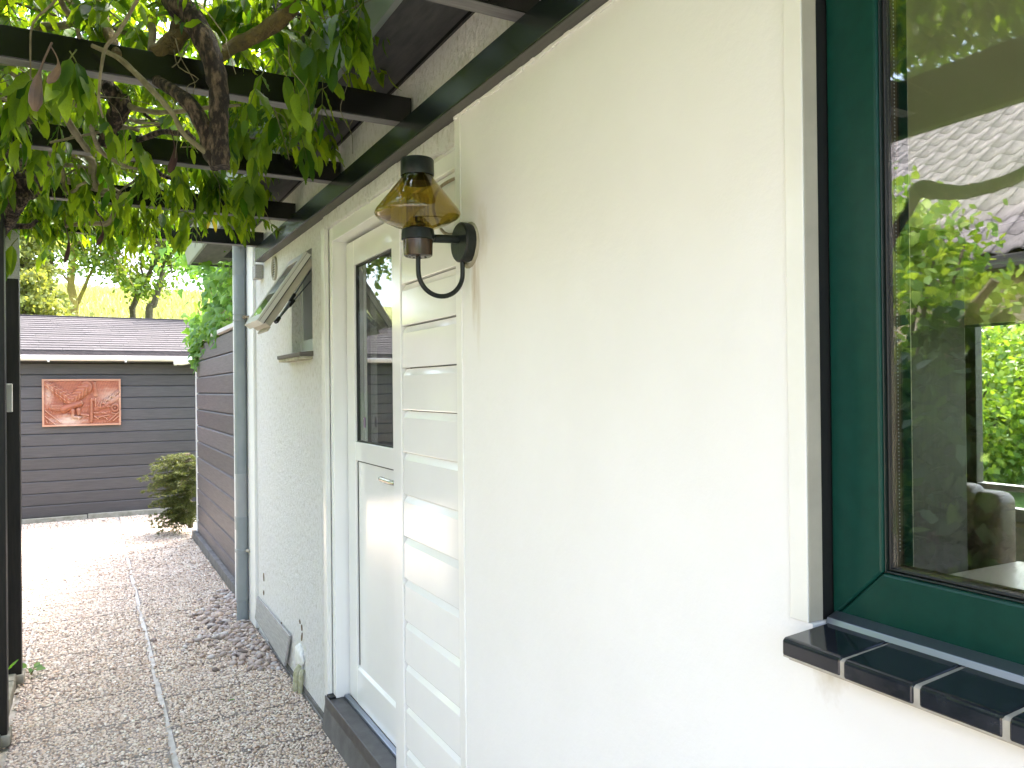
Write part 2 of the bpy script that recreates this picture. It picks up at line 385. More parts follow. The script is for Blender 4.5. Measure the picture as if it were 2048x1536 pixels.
# leaf base meshes: quads, y along the leaf (unit length), x across
def leafbase(wid, curl, fold, seg=4, wave=0, tip=.0):
    ts = np.linspace(0, 1, seg + 1); v = []
    for i, t in enumerate(ts):
        wd = wid * 1.95 * (t + .01) ** .62 * (1.003 - t) ** .92
        z = -curl * t * t; wv = wave * (1 if i % 2 else -1)
        v += [(-wd, t, z + fold * wd + wv * wid), (0, t, z), (wd, t, z + fold * wd - wv * wid)]
    f = []
    for i in range(seg):
        a = i * 3; f += [(a, a + 1, a + 4, a + 3), (a + 1, a + 2, a + 5, a + 4)]
    return np.array(v), np.array(f)
LEAVES = [leafbase(.235, .22, .35, 6, .06), leafbase(.26, .05, .22, 6, -.08), leafbase(.21, .35, .5, 6, .05), leafbase(.245, -.1, .3, 6, .1)]
def ivybase():
    o = [(0, 0), (.30, -.10), (.50, .18), (.26, .42), (.0, 1.0), (-.26, .42), (-.50, .18), (-.30, -.10)]
    v = [(x, y, -.12 * abs(x) - .12 * y * y) for x, y in o] + [(0, .35, .04)]
    f = [(i, (i + 1) % 8, 8, 8) for i in range(8)]
    return np.array(v), np.array([(i, (i + 1) % 8, 8) for i in range(8)])
IVY = ivybase()
CARD = (np.array([(-.3, 0, 0), (.3, 0, .06), (.34, .6, -.02), (0, 1, -.12), (-.34, .6, .05)]), None)
CARD = (CARD[0], np.array([(0, 1, 2), (0, 2, 4), (2, 3, 4)]))
BLADE = (np.array([(-.04, 0, 0), (.04, 0, 0), (.03, .5, .04), (0, 1, .2), (-.03, .5, .04)]), np.array([(0, 1, 2), (0, 2, 4), (2, 3, 4)]))

def smoothpts(pts, k=5):
    """Catmull-Rom through points"""
    P = [Vector(p) for p in pts]; P = [P[0] * 2 - P[1]] + P + [P[-1] * 2 - P[-2]]; out = []
    for i in range(1, len(P) - 2):
        for j in range(k):
            t = j / k; a, b, c, d = P[i - 1], P[i], P[i + 1], P[i + 2]
            out.append(.5 * (2 * b + (c - a) * t + (2 * a - 5 * b + 4 * c - d) * t * t + (3 * b - a - 3 * c + d) * t ** 3))
    out.append(P[-2]); return out

# ================================================================== GROUND
o = MB().add([(-400, -400, -.03), (400, -400, -.03), (400, 400, -.03), (-400, 400, -.03)], [(0, 1, 2, 3)]).build('ground', M['lawn']); tag(o, kind='structure')
# dike behind the shed
def hill():
    nx, ny = 60, 24; v = []; f = []
    for j in range(ny):
        for i in range(nx):
            x = -70 + 140 * i / (nx - 1); y = 25 + 30 * j / (ny - 1)
            t = min(1, max(0, (y - 25) / 14)); s = t * t * (3 - 2 * t)
            z = -.1 + 6.0 * s + .18 * mnoise.noise((x * .12, y * .2, 0)) - max(0, y - 44) * .25
            v.append((x, y, z))
    for j in range(ny - 1):
        for i in range(nx - 1): a = j * nx + i; f.append((a, a + 1, a + nx + 1, a + nx))
    o = MB().add(v, f).build('hill', M['hill'], smooth=True); tag(o, kind='structure')
    n = 26000
    x = rg.uniform(-9, 9, n); y = rg.uniform(27, 41, n)
    t = np.clip((y - 25) / 14, 0, 1); z = -.1 + 6.0 * t * t * (3 - 2 * t)
    z += np.array([.18 * mnoise.noise((a * .12, b * .2, 0)) for a, b in zip(x, y)]) - .05
    d = np.stack([rg.normal(0, .3, n), rg.normal(0, .3, n), np.ones(n)], 1)
    nr = rg.normal(0, 1, (n, 3))
    v, f = scatter(BLADE[0] * np.array([2.2, 1, 1]), BLADE[1], np.stack([x, y, z], 1), frames(d, nr), rg.uniform(.25, .55, n))
    o = npobj('hill_grass', v, f, M['grassb']); tag(o, 'long yellow green grass covering the dike slope', 'grass', kind='stuff')
hill()

# path: slabs of washed pebbles with mortar joints
PX0, PX1 = -.32, .94
def path():
    p = thing('path', None, None, (0, 0, 0), kind='structure')
    o = MB().box(-.9, 1.3, -.6, 11.2, -.025, -.009).box(-2.9, -.901, 7.2, 11.2, -.025, -.009).build('mortar_bed', M['mortar'], p)
    cols = [(-.85, -.335, .1), (-.315, .298, .22), (.326, .965, .05), (-1.5, -.86, .3), (-2.14, -1.51, .15), (-2.8, -2.15, .25)]
    for ci, (a, b, off) in enumerate(cols):
        y = -.6 + off
        while y < 10.8:
            y1 = min(y + .405, 10.86)
            if ci == 2: x1 = .955 if y < 5.4 else 1.02
            else: x1 = b
            z = rnd.uniform(-.0015, .0015)
            if y1 - y > .05 and (ci < 3 or y > 7.2) and (ci or y > 5.1 or y < 1):
                q = MB().box(a, x1, y + .005, y1 - .005, -.02, z)
                q.build('paving_slab', M['slab'], p, .004)
            y = y1
    return p
PATH = path()
def pebble_cover():
    t = (1 + 5 ** .5) / 2
    bv = np.array([(-1, t, 0), (1, t, 0), (-1, -t, 0), (1, -t, 0), (0, -1, t), (0, 1, t), (0, -1, -t), (0, 1, -t), (t, 0, -1), (t, 0, 1), (-t, 0, -1), (-t, 0, 1)]) / math.sqrt(1 + t * t)
    bf = np.array([(0, 11, 5), (0, 5, 1), (0, 1, 7), (0, 7, 10), (0, 10, 11), (1, 5, 9), (5, 11, 4), (11, 10, 2), (10, 7, 6), (7, 1, 8), (3, 9, 4), (3, 4, 2), (3, 2, 6), (3, 6, 8), (3, 8, 9), (4, 9, 5), (2, 4, 11), (6, 2, 10), (8, 6, 7), (9, 8, 1)])
    P = []
    # jittered grid, pebbles a little larger far away where single ones cannot be told apart
    for (y0, y1, s) in ((1.0, 4.6, .0128), (4.6, 7.2, .0145), (7.2, 10.8, .02)):
        xs = np.arange(-.34 if y1 < 5 else (-1.0 if y1 < 8 else -3.0), .96, s); ys = np.arange(y0, y1, s * .82)
        X, Y = np.meshgrid(xs, ys); X = X + rg.uniform(-.45, .45, X.shape) * s; Y = Y + rg.uniform(-.45, .45, Y.shape) * s
        P.append(np.stack([X.ravel(), Y.ravel(), np.full(X.size, s)], 1))
    P = np.concatenate(P)
    x, y, s = P.T
    keep = (rg.uniform(0, 1, len(x)) < .93)
    xj = .312 + .006 * np.sin(y * 5) + .004 * np.sin(y * 17)
    keep &= ~((np.abs(x - xj) < .016 + .005 * np.sin(y * 9)) & (rg.uniform(0, 1, len(x)) < .96))
    keep &= ~((np.abs(x + .325) < .010) & (rg.uniform(0, 1, len(x)) < .8))
    for a, b, off in ((-.85, -.33, .1), (-.33, .31, .22), (.31, 1, .05)):
        ph = (y + .6 - off) % .405
        keep &= ~((x > a) & (x < b) & ((ph < .0085) | (ph > .3965)) & (rg.uniform(0, 1, len(x)) < .92))
    keep &= (x > -.335) | (y > 5.1); keep &= (x > -.86) | (y > 7.2)
    keep &= x < np.where(y < 5.4, .945, 1.0)
    P = P[keep]; n = len(P)
    a = rg.uniform(0, 2 * math.pi, n)
    d = np.stack([np.cos(a), np.sin(a), rg.normal(0, .12, n)], 1)
    nr = np.stack([rg.normal(0, .16, n), rg.normal(0, .16, n), np.ones(n)], 1)
    sc = P[:, 2] * .5 * np.exp(rg.normal(0, .18, n))
    S3 = np.stack([sc * rg.uniform(.8, 1.05, n), sc * rg.uniform(1.0, 1.45, n), sc * rg.uniform(.5, .75, n)], 1)
    pos = np.stack([P[:, 0], P[:, 1], rg.uniform(-.0005, .003, n)], 1)
    v, f = scatter(bv, bf, pos, frames(d, nr), S3)
    o = npobj('path_pebbles', v, f, M['peb'], smooth=True)
    tag(o, 'small washed pebbles set into the surface of the garden path', 'gravel', kind='stuff')
    # loose river stones round the foot of the drain pipe, each its own object
    bed = thing('pebble_bed', None, None, (.85, 5.1, 0), kind='structure')
    ms = []
    for k in range(4):
        vv = bv.copy()
        bm = bmesh.new(); bmesh.ops.create_icosphere(bm, subdivisions=2, radius=1)
        for q in bm.verts:
            q.co *= 1 + .16 * mnoise.noise(q.co * 1.3 + Vector((k * 7, 0, 0)))
        me = bpy.data.meshes.new('river_stone'); bm.to_mesh(me); bm.free(); me.shade_smooth(); me.materials.append(M['pebo']); ms.append(me)
    spots = []
    tries = 0
    while len(spots) < 290 and tries < 6000:
        tries += 1
        y = rnd.uniform(4.42, 6.35); wdt = .30 * math.sin(math.pi * min(1, max(0, (y - 4.3) / 2.1))) ** .7
        x1 = .935 if y < 5.35 else .97
        x = x1 - abs(rnd.gauss(0, .62)) * wdt - .015
        r = rnd.uniform(.010, .023)
        if any((x - a) ** 2 + (y - b) ** 2 < (.62 * (r + c)) ** 2 for a, b, c in spots): continue
        if (x - .915) ** 2 + (y - 5.5) ** 2 < .06 ** 2 or x > .95: continue
        spots.append((x, y, r))
    for x, y, r in spots:
        o = bpy.data.objects.new('river_stone', rnd.choice(ms)); link(o)
        o.scale = (r * rnd.uniform(.8, 1.1), r * rnd.uniform(1, 1.6), r * rnd.uniform(.5, .8))
        o.rotation_euler = (rnd.gauss(0, .2), rnd.gauss(0, .2), rnd.uniform(0, 6.3))
        o.location = (x, y, r * .45); setp(o, bed)
pebble_cover()
# kerb on the post side
k = MB()
kerb = thing('kerb', None, None, (-.4, 4, 0), kind='structure')
y = .8
while y < 5.05:
    box('kerb_stone', -.47, -.345, y, min(y + .985, 5.0), -.02, .06 + rnd.uniform(-.003, .003), M['concrete'], kerb, .008); y += 1.0
MB().box(-5.2, -.48, -8, 5.08, -.02, .012).box(-5.2, -.91, 5.08, 7.18, -.02, .012).box(-5.2, -2.91, 7.18, 10.8, -.02, .012).box(-.479, 3.0, -8, -.61, -.02, .012).build('bounce_terrace', M['terr']); tag(bpy.data.objects['bounce_terrace'], kind='structure')  # added out of view, bounces white fill onto the lower house wall

# ================================================================== HOUSE
H = thing('house', 'white rendered house with green window, door and siding along the right side of the path', 'house', (1, 2, 0))
W = .95; SX = .965
MB().box(W, 1.0, .84, 2.07, 0.002, 2.345).box(W, 1.0, -1.45, .84, 0.002, 1.155).box(W, 1.0, -3, -1.45, .002, 2.345).box(W, 1.0, .8085, .84, 1.155, 1.1915)\
    .box(W, 1.0, -1.45, .84, 2.27, 2.345).build('smooth_wall', M['paint'], H)
MB().prism([(.9465, 2.035), (W + .001, 2.035), (W + .001, 2.0785), (.978, 2.0785), (.978, 2.072), (.9465, 2.072)], 'z', .002, 2.34).build('corner_profile', M['trimw'], H, .0015)
# stucco: lintel over door and siding, wall with the little window, wall above the beam
WY0, WY1, WZ0, WZ1 = 3.80, 4.235, 1.745, 2.245
def stucco():
    m = MB()
    m.box(SX, 1.14, 2.0805, 3.552, 2.285, 2.62)
    m.box(SX, 1.14, -3, 2.0785, 2.35, 2.62)
    m.box(SX, 1.14, 3.552, WY0, .0, 2.62)
    m.box(SX, 1.14, WY1, 5.25, .0, 2.62)
    m.box(SX, 1.14, WY0, WY1, .0, WZ0); m.box(SX, 1.14, WY0, WY1, WZ1, 2.62)
    # uneven lower edge above the door
    me = m.build('stucco_wall', M['stucco'], H)
    e = MB(); yy = 2.085
    while yy < 3.54:
        y1 = min(3.55, yy + rnd.uniform(.03, .12)); d = rnd.uniform(.0, .012)
        e.box(SX - .010 - rnd.uniform(0, .004), SX + .02, yy, y1, 2.285 - d, 2.345); yy = y1
    e.build('patched_render', M['stucco'], H, .006)
    MB().box(.946, 1.14, 5.25, 6.05, 0, 2.62).build('wall_corner', M['paint'], H, .006)
    MB().box(1.14, 5.0, 5.75, 6.0, 0, 2.62).build('end_wall', M['stucco'], H)
    for (y, z, s, a) in ((5.05, .35, .05, .1), (5.06, .26, .03, -.1), (4.06, .305, .03, .2), (4.07, .25, .045, -.3), (4.55, .21, .012, 0), (4.1, .33, .02, .5)):
        c = MB(); pts = []
        for q in range(6):
            t = q / 5; ww = .006 * math.sin(math.pi * t) + .001
            pts.append((y + math.sin(a) * s * t - ww, z + s * t))
        for q in range(5, -1, -1):
            t = q / 5; ww = .007 * math.sin(math.pi * t) + .001
            pts.append((y + math.sin(a) * s * t + ww + .002 * math.sin(q * 3), z + s * t))
        c.prism(pts, 'x', SX - .005, SX + .002).build('render_chip', M['flake'], H)
stucco()
# siding boards beside the door
z = .022
sidx = .968
while z < 2.27:
    z1 = min(z + .1455, 2.283)
    prof = [(sidx + .014, z), (sidx - .010, z), (sidx - .011, z + .004), (sidx - .009, max(z + .01, z1 - .026)), (sidx + .004, z1 - .0025), (sidx + .014, z1 - .004)]
    MB().prism(prof, 'y', 2.082, 2.548).build('siding_board', M['pvc'], H, .0015); z = z1
MB().box(.99, 1.1, 2.08, 2.556, .0, 2.28).build('siding_backing', M['rubber'], H)
# roof edge
MB().box(.755, SX - .002, -3, 6.95, 2.622, 2.640).build('soffit', M['soffit'], H, .003)
MB().prism([(.735, 2.60), (.7545, 2.60), (.7545, 2.80), (.690, 2.80)], 'y', -3, 6.95).build('fascia', M['fascia'], H, .002)
MB().prism([(.735, 2.604), (.735, 2.62), (SX + .2, 2.62), (SX + .2, 2.604)], 'y', 6.951, 6.975).build('verge_trim', M['soffit'], H)
MB().prism([(.66, 2.801), (.64, 2.83), (3.0, 4.1), (5.4, 2.83), (5.38, 2.80), (3.0, 4.05)], 'y', -3.1, 7.05).build('roof', M['rooft'], H)
MB().prism([(.76, 2.64), (5.3, 2.64), (3, 4.0)], 'y', 6.70, 6.90).build('gable', M['soffit'], H)
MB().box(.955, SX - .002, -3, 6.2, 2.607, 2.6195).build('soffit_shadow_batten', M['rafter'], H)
# plinth and threshold
MB().prism([(.925, 0.001), (.945, .155), (1.08, .155), (1.08, .001)], 'y', 2.08, 3.545).build('plinth', M['plinth'], H, .006)
MB().box(.957, .972, 3.56, 4.9, .001, .028).build('wall_foot', M['plinth'], H, .005)
m = MB(); yy = -.5
while yy < 2.06:
    y1 = yy + rnd.uniform(.015, .06); m.box(W - .004 - rnd.uniform(0, .004), W - .0005, yy, min(y1, 2.07), 2.337 - rnd.uniform(0, .006), 2.3445); yy = y1
m.build('caulk_line', M['paint'], H, .002)
# ------------------------------------------------ door
def door():
    d = thing('door', None, None, (1.0, 3.0, .16)); d['label'] = None; del d['label']
    d.parent = H; d.matrix_parent_inverse = Matrix.Translation(-Vector(H['_base']))
    d.location = (1.0, 3.0, .16)
    FX = .968; LX = 1.028
    # cover strip left of the frame
    MB().box(.944, SX + .002, 3.502, 3.552, .147, 2.284).build('cover_strip', M['trimw'], d, .003)
    # frame: left jamb, head, right jamb
    MB().box(FX, 1.10, 3.452, 3.501, .163, 2.284).build('frame_jamb', M['pvc'], d, .004)
    MB().box(FX, 1.10, 2.66, 3.4515, 2.217, 2.284).build('frame_head', M['pvc'], d, .004)
    MB().box(.955, 1.10, 2.556, 2.605, .163, 2.284).box(.961, 1.10, 2.605, 2.659, .163, 2.284).build('frame_jamb', M['pvc'], d, .003)
    # leaf
    y0, y1, z0, z1 = 2.64, 3.440, .175, 2.205
    gy0, gy1 = 2.752, 3.325
    MB().box(LX, 1.085, gy1, y1, z0, z1).build('door_stile', M['pvc'], d, .004)
    MB().box(LX, 1.085, y0, gy0, z0, z1).build('door_stile', M['pvc'], d, .004)
    MB().box(LX, 1.085, gy0, gy1, 2.095, z1).build('door_rail', M['pvc'], d, .003)
    MB().box(LX, 1.085, gy0, gy1, 1.240, 1.322).build('door_rail', M['pvc'], d, .003)
    MB().prism([(LX, z0), (LX, .325), (LX + .012, .337), (1.085, .337), (1.085, z0)], 'y', gy0, gy1).build('door_rail', M['pvc'], d, .002)
    MB().box(1.09, 1.10, y0 - .03, 3.452, .165, 2.217).build('rebate_gasket', M['rubber'], d)
    MB().box(LX + .010, 1.07, gy0, gy1, .337, 1.240).build('lower_panel', M['pvc'], d)
    # gaskets and glass
    g = MB()
    for a in ((gy0, gy0 + .006, 1.322, 2.095), (gy1 - .006, gy1, 1.322, 2.095), (gy0 + .006, gy1 - .006, 2.089, 2.095), (gy0 + .006, gy1 - .006, 1.322, 1.327)):
        g.box(LX + .009, 1.07, a[0], a[1], a[2], a[3])
    g.build('gasket', M['rubber'], d)
    b = MB()
    for a in ((gy1 - .012, gy1 - .0065, .345, 1.234), (gy0, gy1 - .0125, 1.2345, 1.2395)):
        b.box(LX + .007, LX + .0098, a[0], a[1], a[2], a[3])
    b.build('panel_gasket', M['rubber'], d)
    MB().box(LX + .016, LX + .040, gy0 + .007, gy1 - .007, 1.328, 2.088).build('pane', M['glassd'], d)
    # sticker low in the pane
    MB().box(LX + .0145, LX + .0155, 3.225, 3.25, 1.385, 1.43).build('sticker', pmat('violet sticker', (.16, .10, .18), .5), d)
    # handle
    MB().box(LX - .008, LX, 2.685, 2.72, 1.10, 1.30).build('handle_plate', M['brass'], d, .004)
    hb = MB().tube(smoothpts([(LX, 2.70, 1.205), (LX - .035, 2.70, 1.205), (LX - .05, 2.73, 1.206), (LX - .052, 2.83, 1.208), (LX - .045, 2.855, 1.207)]), .010, 10)
    hb.build('handle', M['brass'], d, smooth=True)
    # threshold
    MB().box(.938, 1.09, 2.57, 3.50, .1555, .1625).build('threshold_stone', M['dgrey'], d, .002)
    MB().box(.931, .9375, 2.57, 3.505, .118, .1685).build('threshold_nose', M['dgrey'], d, .002)
    MB().box(.939, .99, 3.455, 3.50, .1628, .172).build('jamb_foot', M['rubber'], d)
    MB().box(1.004, 1.027, 2.66, 3.45, .1628, .176).build('weather_bar', M['alu'], d, .003)
door()
# ------------------------------------------------ big green window
def window():
    d = thing('window', None, None, (1.0, 0, 1.19)); del_keys(d)
    d.parent = H; d.matrix_parent_inverse = Matrix.Translation(-Vector(H['_base'])); d.location = (1.0, 0, 1.19)
    Y1, Y0, Z0, Z1 = .814, -1.43, 1.192, 2.262; fw = .086; X = 1.0
    MB().box(.9462, .9495, .8142, .8480, 1.192, 2.265).build('outer_trim', M['trimw'], d, .001)
    MB().box(.9498, .9800, .8142, .8395, 1.192, 2.265).build('reveal_strip', M['beige'], d, .001)
    MB().box(.9805, 1.08, .8146, .8390, 1.192, 2.265).build('sealant', M['rubber'], d)
    # mitred members, prisms in the YZ plane
    g = .0006
    def mem(pts, name='frame_member'):
        MB().prism(pts, 'x', X, 1.075).build(name, M['green'], d, .004)
    mem([(Y1, Z0 + g), (Y1, Z1 - g), (Y1 - fw, Z1 - fw - g), (Y1 - fw, Z0 + fw + g)])
    mem([(Y0, Z0 + g), (Y0 + fw, Z0 + fw + g), (Y0 + fw, Z1 - fw - g), (Y0, Z1 - g)])
    mem([(Y0 + g, Z0), (Y1 - g, Z0), (Y1 - fw - g, Z0 + fw), (Y0 + fw + g, Z0 + fw)])
    mem([(Y0 + g, Z1), (Y0 + fw + g, Z1 - fw), (Y1 - fw - g, Z1 - fw), (Y1 - g, Z1)])
    # glazing bead, stepped
    a = Y1 - fw; b = Z0 + fw
    m = MB(); m.box(X + .006, X + .0175, a - .002, a - .0003, b, Z1 - fw); m.box(X + .006, X + .0175, Y0 + fw, a - .0025, b + .0003, b + .003)
    m.build('glazing_bead', M['greend'], d, .002)
    m = MB(); m.box(X + .012, X + .0445, a - .0055, a - .0025, b + .0035, Z1 - fw); m.box(X + .012, X + .0445, Y0 + fw, a - .006, b + .0035, b + .0065)
    m.build('gasket', M['rubber'], d, .001)
    m = MB().box(X + .025, X + .036, a - .0085, a - .0060, b + .007, Z1 - fw); m.box(X + .025, X + .036, Y0 + fw, a - .009, b + .007, b + .0100)
    m.build('spacer_bar', M['brownal'], d)
    dm = MB(); zz = b + .03
    while zz < Z1 - fw:
        dm.box(X + .028, X + .030, a - .0089, a - .0086, zz, zz + .0018); zz += .0055
    dm.build('spacer_perforation', M['winw'], d)
    MB().box(X + .018, X + .023, Y0 + fw + .002, a - .0057, b + .0067, Z1 - fw - .002).build('pane', M['glass'], d)
    # drip strip and sill tiles
    MB().prism([(.975, 1.1895), (.978, 1.199), (.999, 1.206), (.9995, 1.1895)], 'y', Y0, .806).build('drip_strip', M['alu'], d, .001)
    fy = [.808, .702, .597, .4915, .386, .2805, .175, .07, -.035]
    for i in range(8):
        prof = [(.880, 1.158), (.880, 1.180), (.885, 1.1838), (1.0, 1.1915), (1.0, 1.158)]
        t = rnd.uniform(-.0012, .0012); tx = rnd.uniform(-.0015, .0015)
        MB().prism([(x + (tx if x < .95 else 0), zz + t) for x, zz in prof], 'y', fy[i + 1] + rnd.uniform(.0025, .0042), fy[i] - rnd.uniform(.0025, .0042)).build('sill_tile', M['tile'], d, .0028)
    MB().prism([(.8815, 1.1572), (.8815, 1.1795), (.886, 1.1822), (1.0, 1.1885), (1.0, 1.1572)], 'y', -.03, .8035).build('sill_grout', M['grout'], d)
    MB().box(.888, .9495, -.03, .80, 1.152, 1.1565).build('sill_bedding', M['grout'], d, .002)
def del_keys(d):
    for k in ('label', 'category'):
        if k in d: del d[k]
window()
# ------------------------------------------------ little awning window
def smallwin():
    d = thing('awning_window', None, None, (SX, 4.0, 1.75)); del_keys(d)
    d.parent = H; d.matrix_parent_inverse = Matrix.Translation(-Vector(H['_base'])); d.location = (SX, 4.0, 1.75)
    m = MB(); X0, X1 = 1.015, 1.07; t = .04
    m.box(X0, X1, WY0 + .001, WY0 + t, WZ0 + .001, WZ1 - .001).box(X0, X1, WY1 - t, WY1 - .001, WZ0 + .001, WZ1 - .001)
    m.box(X0, X1, WY0 + t, WY1 - t, WZ0 + .001, WZ0 + t + .03).box(X0, X1, WY0 + t, WY1 - t, WZ1 - t, WZ1 - .001)
    m.build('frame', pmat('grey frame paint', (.42, .44, .44), .5), d, .003)
    MB().box(SX - .001, 1.0145, WY0 + .001, WY1 - .001, WZ0 + .0005, WZ0 + .004).build('inner_sill', M['winw'], d)
    for k in range(9):
        y = WY0 + .06 + k * .040
        MB().box(1.075, 1.080, y, y + .028, WZ0 + .05, WZ1 - .04).build('louvre', pmat('dark louvre', (.05, .05, .055), .5) if k == 0 else bpy.data.materials['dark louvre'], d, .001)
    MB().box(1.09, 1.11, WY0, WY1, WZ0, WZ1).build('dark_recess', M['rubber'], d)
    # sash hinged at the top, swung outward
    piv = Vector((.955, 0, 2.215)); ang = R(34)
    def loc(l, dp, y):   # l down the sash, dp outward normal
        return Vector((piv.x - math.sin(ang) * l - math.cos(ang) * dp, y, piv.z - math.cos(ang) * l + math.sin(ang) * dp))
    def sb(mm, l0, l1, d0, d1, y0, y1):
        v = [loc(l, dp, y) for dp in (d0, d1) for y in (y0, y1) for l in (l0, l1)]
        mm.add(v, [(0, 2, 3, 1), (4, 5, 7, 6), (0, 1, 5, 4), (2, 6, 7, 3), (0, 4, 6, 2), (1, 3, 7, 5)])
        return mm
    ya, yb, L = 3.80, 4.14, .415
    s = MB(); sb(s, 0, L, -.012, .024, ya, ya + .045); sb(s, 0, L, -.012, .024, yb - .045, yb); sb(s, 0, .045, -.012, .024, ya + .045, yb - .045); sb(s, L - .045, L, -.012, .024, ya + .045, yb - .045)
    sh = s.build('sash', pmat('grey white sash paint', (.60, .59, .555), .45), d, .003)
    s = MB(); sb(s, .012, L - .012, -.045, -.0125, ya + .016, ya + .034); sb(s, .012, L - .012, -.045, -.0125, yb - .03, yb - .012); sb(s, L - .03, L - .012, -.045, -.0125, ya + .034, yb - .03)
    s.build('sash_rebate', M['beige'], d, .002)
    s = MB(); sb(s, .004, L - .004, -.0122, -.0128 + .004, ya - .0015, ya + .002); sb(s, .004, L - .004, .012, .0135, ya - .0012, ya + .002); s.build('sash_gasket', M['rubber'], d)
    s = MB(); sb(s, .04, L - .04, .014, .022, ya + .04, yb - .04); s.build('pane', M['glass'], d)
    s = MB(); sb(s, L - .02, L + .006, -.055, -.0455, ya + .06, yb - .05); s.build('sash_catch', M['beige'], d, .002)
    # stays
    for yy, zz in ((3.80, 2.04), (3.83, 1.985)):
        a = loc(.37, -.055, yy); b = Vector((1.0, 3.97, zz + .12))
        MB().tube([a, a.lerp(b, .45)], .005, 8).tube([a.lerp(b, .45), b], .0035, 8).build('stay', M['alu'], d, smooth=True)
        MB().tube([a.lerp(b, .38), a.lerp(b, .52)], .0085, 8).build('stay_clamp', M['rubber'], d)
        MB().tube([a, a.lerp(b, .08)], .009, 6).build('stay_clamp', M['rubber'], d)
    # outside sill
    MB().prism([(.900, 1.716), (.898, 1.735), (1.0, 1.7445), (1.0, 1.716)], 'y', 3.785, 4.30).build('outer_sill', pmat('brown grey sill', (.11, .095, .088), .6), d, .003)
    MB().box(.905, .964, 3.79, 4.29, 1.700, 1.7155).build('sill_mortar', M['stucco_old'], d, .004)
smallwin()
# oval air vent
def vent():
    d = thing('air_vent', None, None, (SX, 4.62, 2.28)); del_keys(d)
    d.parent = H; d.matrix_parent_inverse = Matrix.Translation(-Vector(H['_base'])); d.location = (SX, 4.62, 2.28)
    cy_, cz = 4.64, 2.262
    n = 24; o1 = [(cy_ + .060 * math.cos(t), cz + .070 * math.sin(t)) for t in [2 * math.pi * i / n for i in range(n)]]
    i1 = [(cy_ + .046 * math.cos(t), cz + .056 * math.sin(t)) for t in [2 * math.pi * i / n for i in range(n)]]
    v = [(.952, *p) for p in o1] + [(.952, *p) for p in i1] + [(SX, *p) for p in o1] + [(SX, *p) for p in i1]
    f = []
    for i in range(n):
        j = (i + 1) % n; f += [(i, j, n + j, n + i), (2 * n + i, 2 * n + j, j, i), (n + i, n + j, 3 * n + j, 3 * n + i)]
    MB().add(v, f).build('vent_ring', M['beige'], d)
    MB().prism(i1, 'x', .962, .9645).build('vent_back', M['rubber'], d)
    for q in range(7):
        zz = cz - .045 + q * .014; hw = .046 * math.sqrt(max(.05, 1 - ((zz - cz) / .056) ** 2))
        MB().prism([(.954, zz), (.954, zz + .004), (.9615, zz + .008), (.9615, zz + .004)], 'y', cy_ - hw, cy_ + hw).build('vent_slat', M['beige'], d)
vent()
# ------------------------------------------------ rooms behind the glass
def rooms():
    m = MB()
    m.box(1.001, 1.15, -3, -1.45, .02, 2.35).box(1.001, 1.15, .845, 2.08, .02, 2.35).box(1.080, 1.15, .780, .844, 1.16, 2.35).box(1.001, 1.15, -1.45, .845, .02, 1.15)
    m.box(1.151, 2.3, 2.28, 2.36, 0.03, 2.5).box(2.2, 2.3, 2.361, 3.70, .03, 2.5).box(1.141, 2.2, 3.66, 3.74, .03, 2.5)
    m.box(2.301, 4.8, 3.60, 3.70, .03, 2.5)
    m.box(1.151, 4.9, -3.0, -2.9, .03, 2.5)
    # far wall with its big window opening
    m.box(4.8, 4.95, -2.9, -.2, .03, 2.5).box(4.8, 4.95, 2.92, 3.60, .03, 2.5).box(4.8, 4.95, -.2, 2.92, .03, .72).box(4.8, 4.95, -.2, 2.92, 2.3, 2.5)
    m.build('room_wall', M['roomw'], H)
    MB().box(1.141, 4.95, -3.0, 3.75, 2.505, 2.6).build('room_ceiling', M['roomc'], H)
    MB().box(1.15, 4.95, -3.0, 3.75, .0, .028).build('room_floor', M['roomf'], H)
    MB().box(4.6, 4.797, -.3, 3.0, 2.26, 2.46).build('curtain_box', M['dark'], H, .004)
    MB().box(4.76, 4.796, -.3, 3.0, .03, .70).build('radiator_panel', M['winw'], H, .004)
    g = thing('garden_window', None, None, (4.85, 1.4, .72)); del_keys(g); g.parent = H; g.matrix_parent_inverse = Matrix.Translation(-Vector(H['_base'])); g.location = (4.85, 1.4, .72)
    for a in ((-.19, -.12, .725, 2.295), (2.85, 2.915, .725, 2.295), (-.12, 2.85, .725, .80), (-.12, 2.85, 2.22, 2.295), (-.12, 2.85, .90, .935), (1.3, 1.36, .936, 2.219)):
        MB().box(4.83, 4.90, a[0], a[1], a[2], a[3]).build('frame_member', M['dark'] if a[0] == 2.85 else M['winw'], g, .003)
    MB().box(4.86, 4.865, -.12, 2.85, .80, 2.22).build('pane', glassmat('far glass', (.95, .96, .95), .02), g)
rooms()
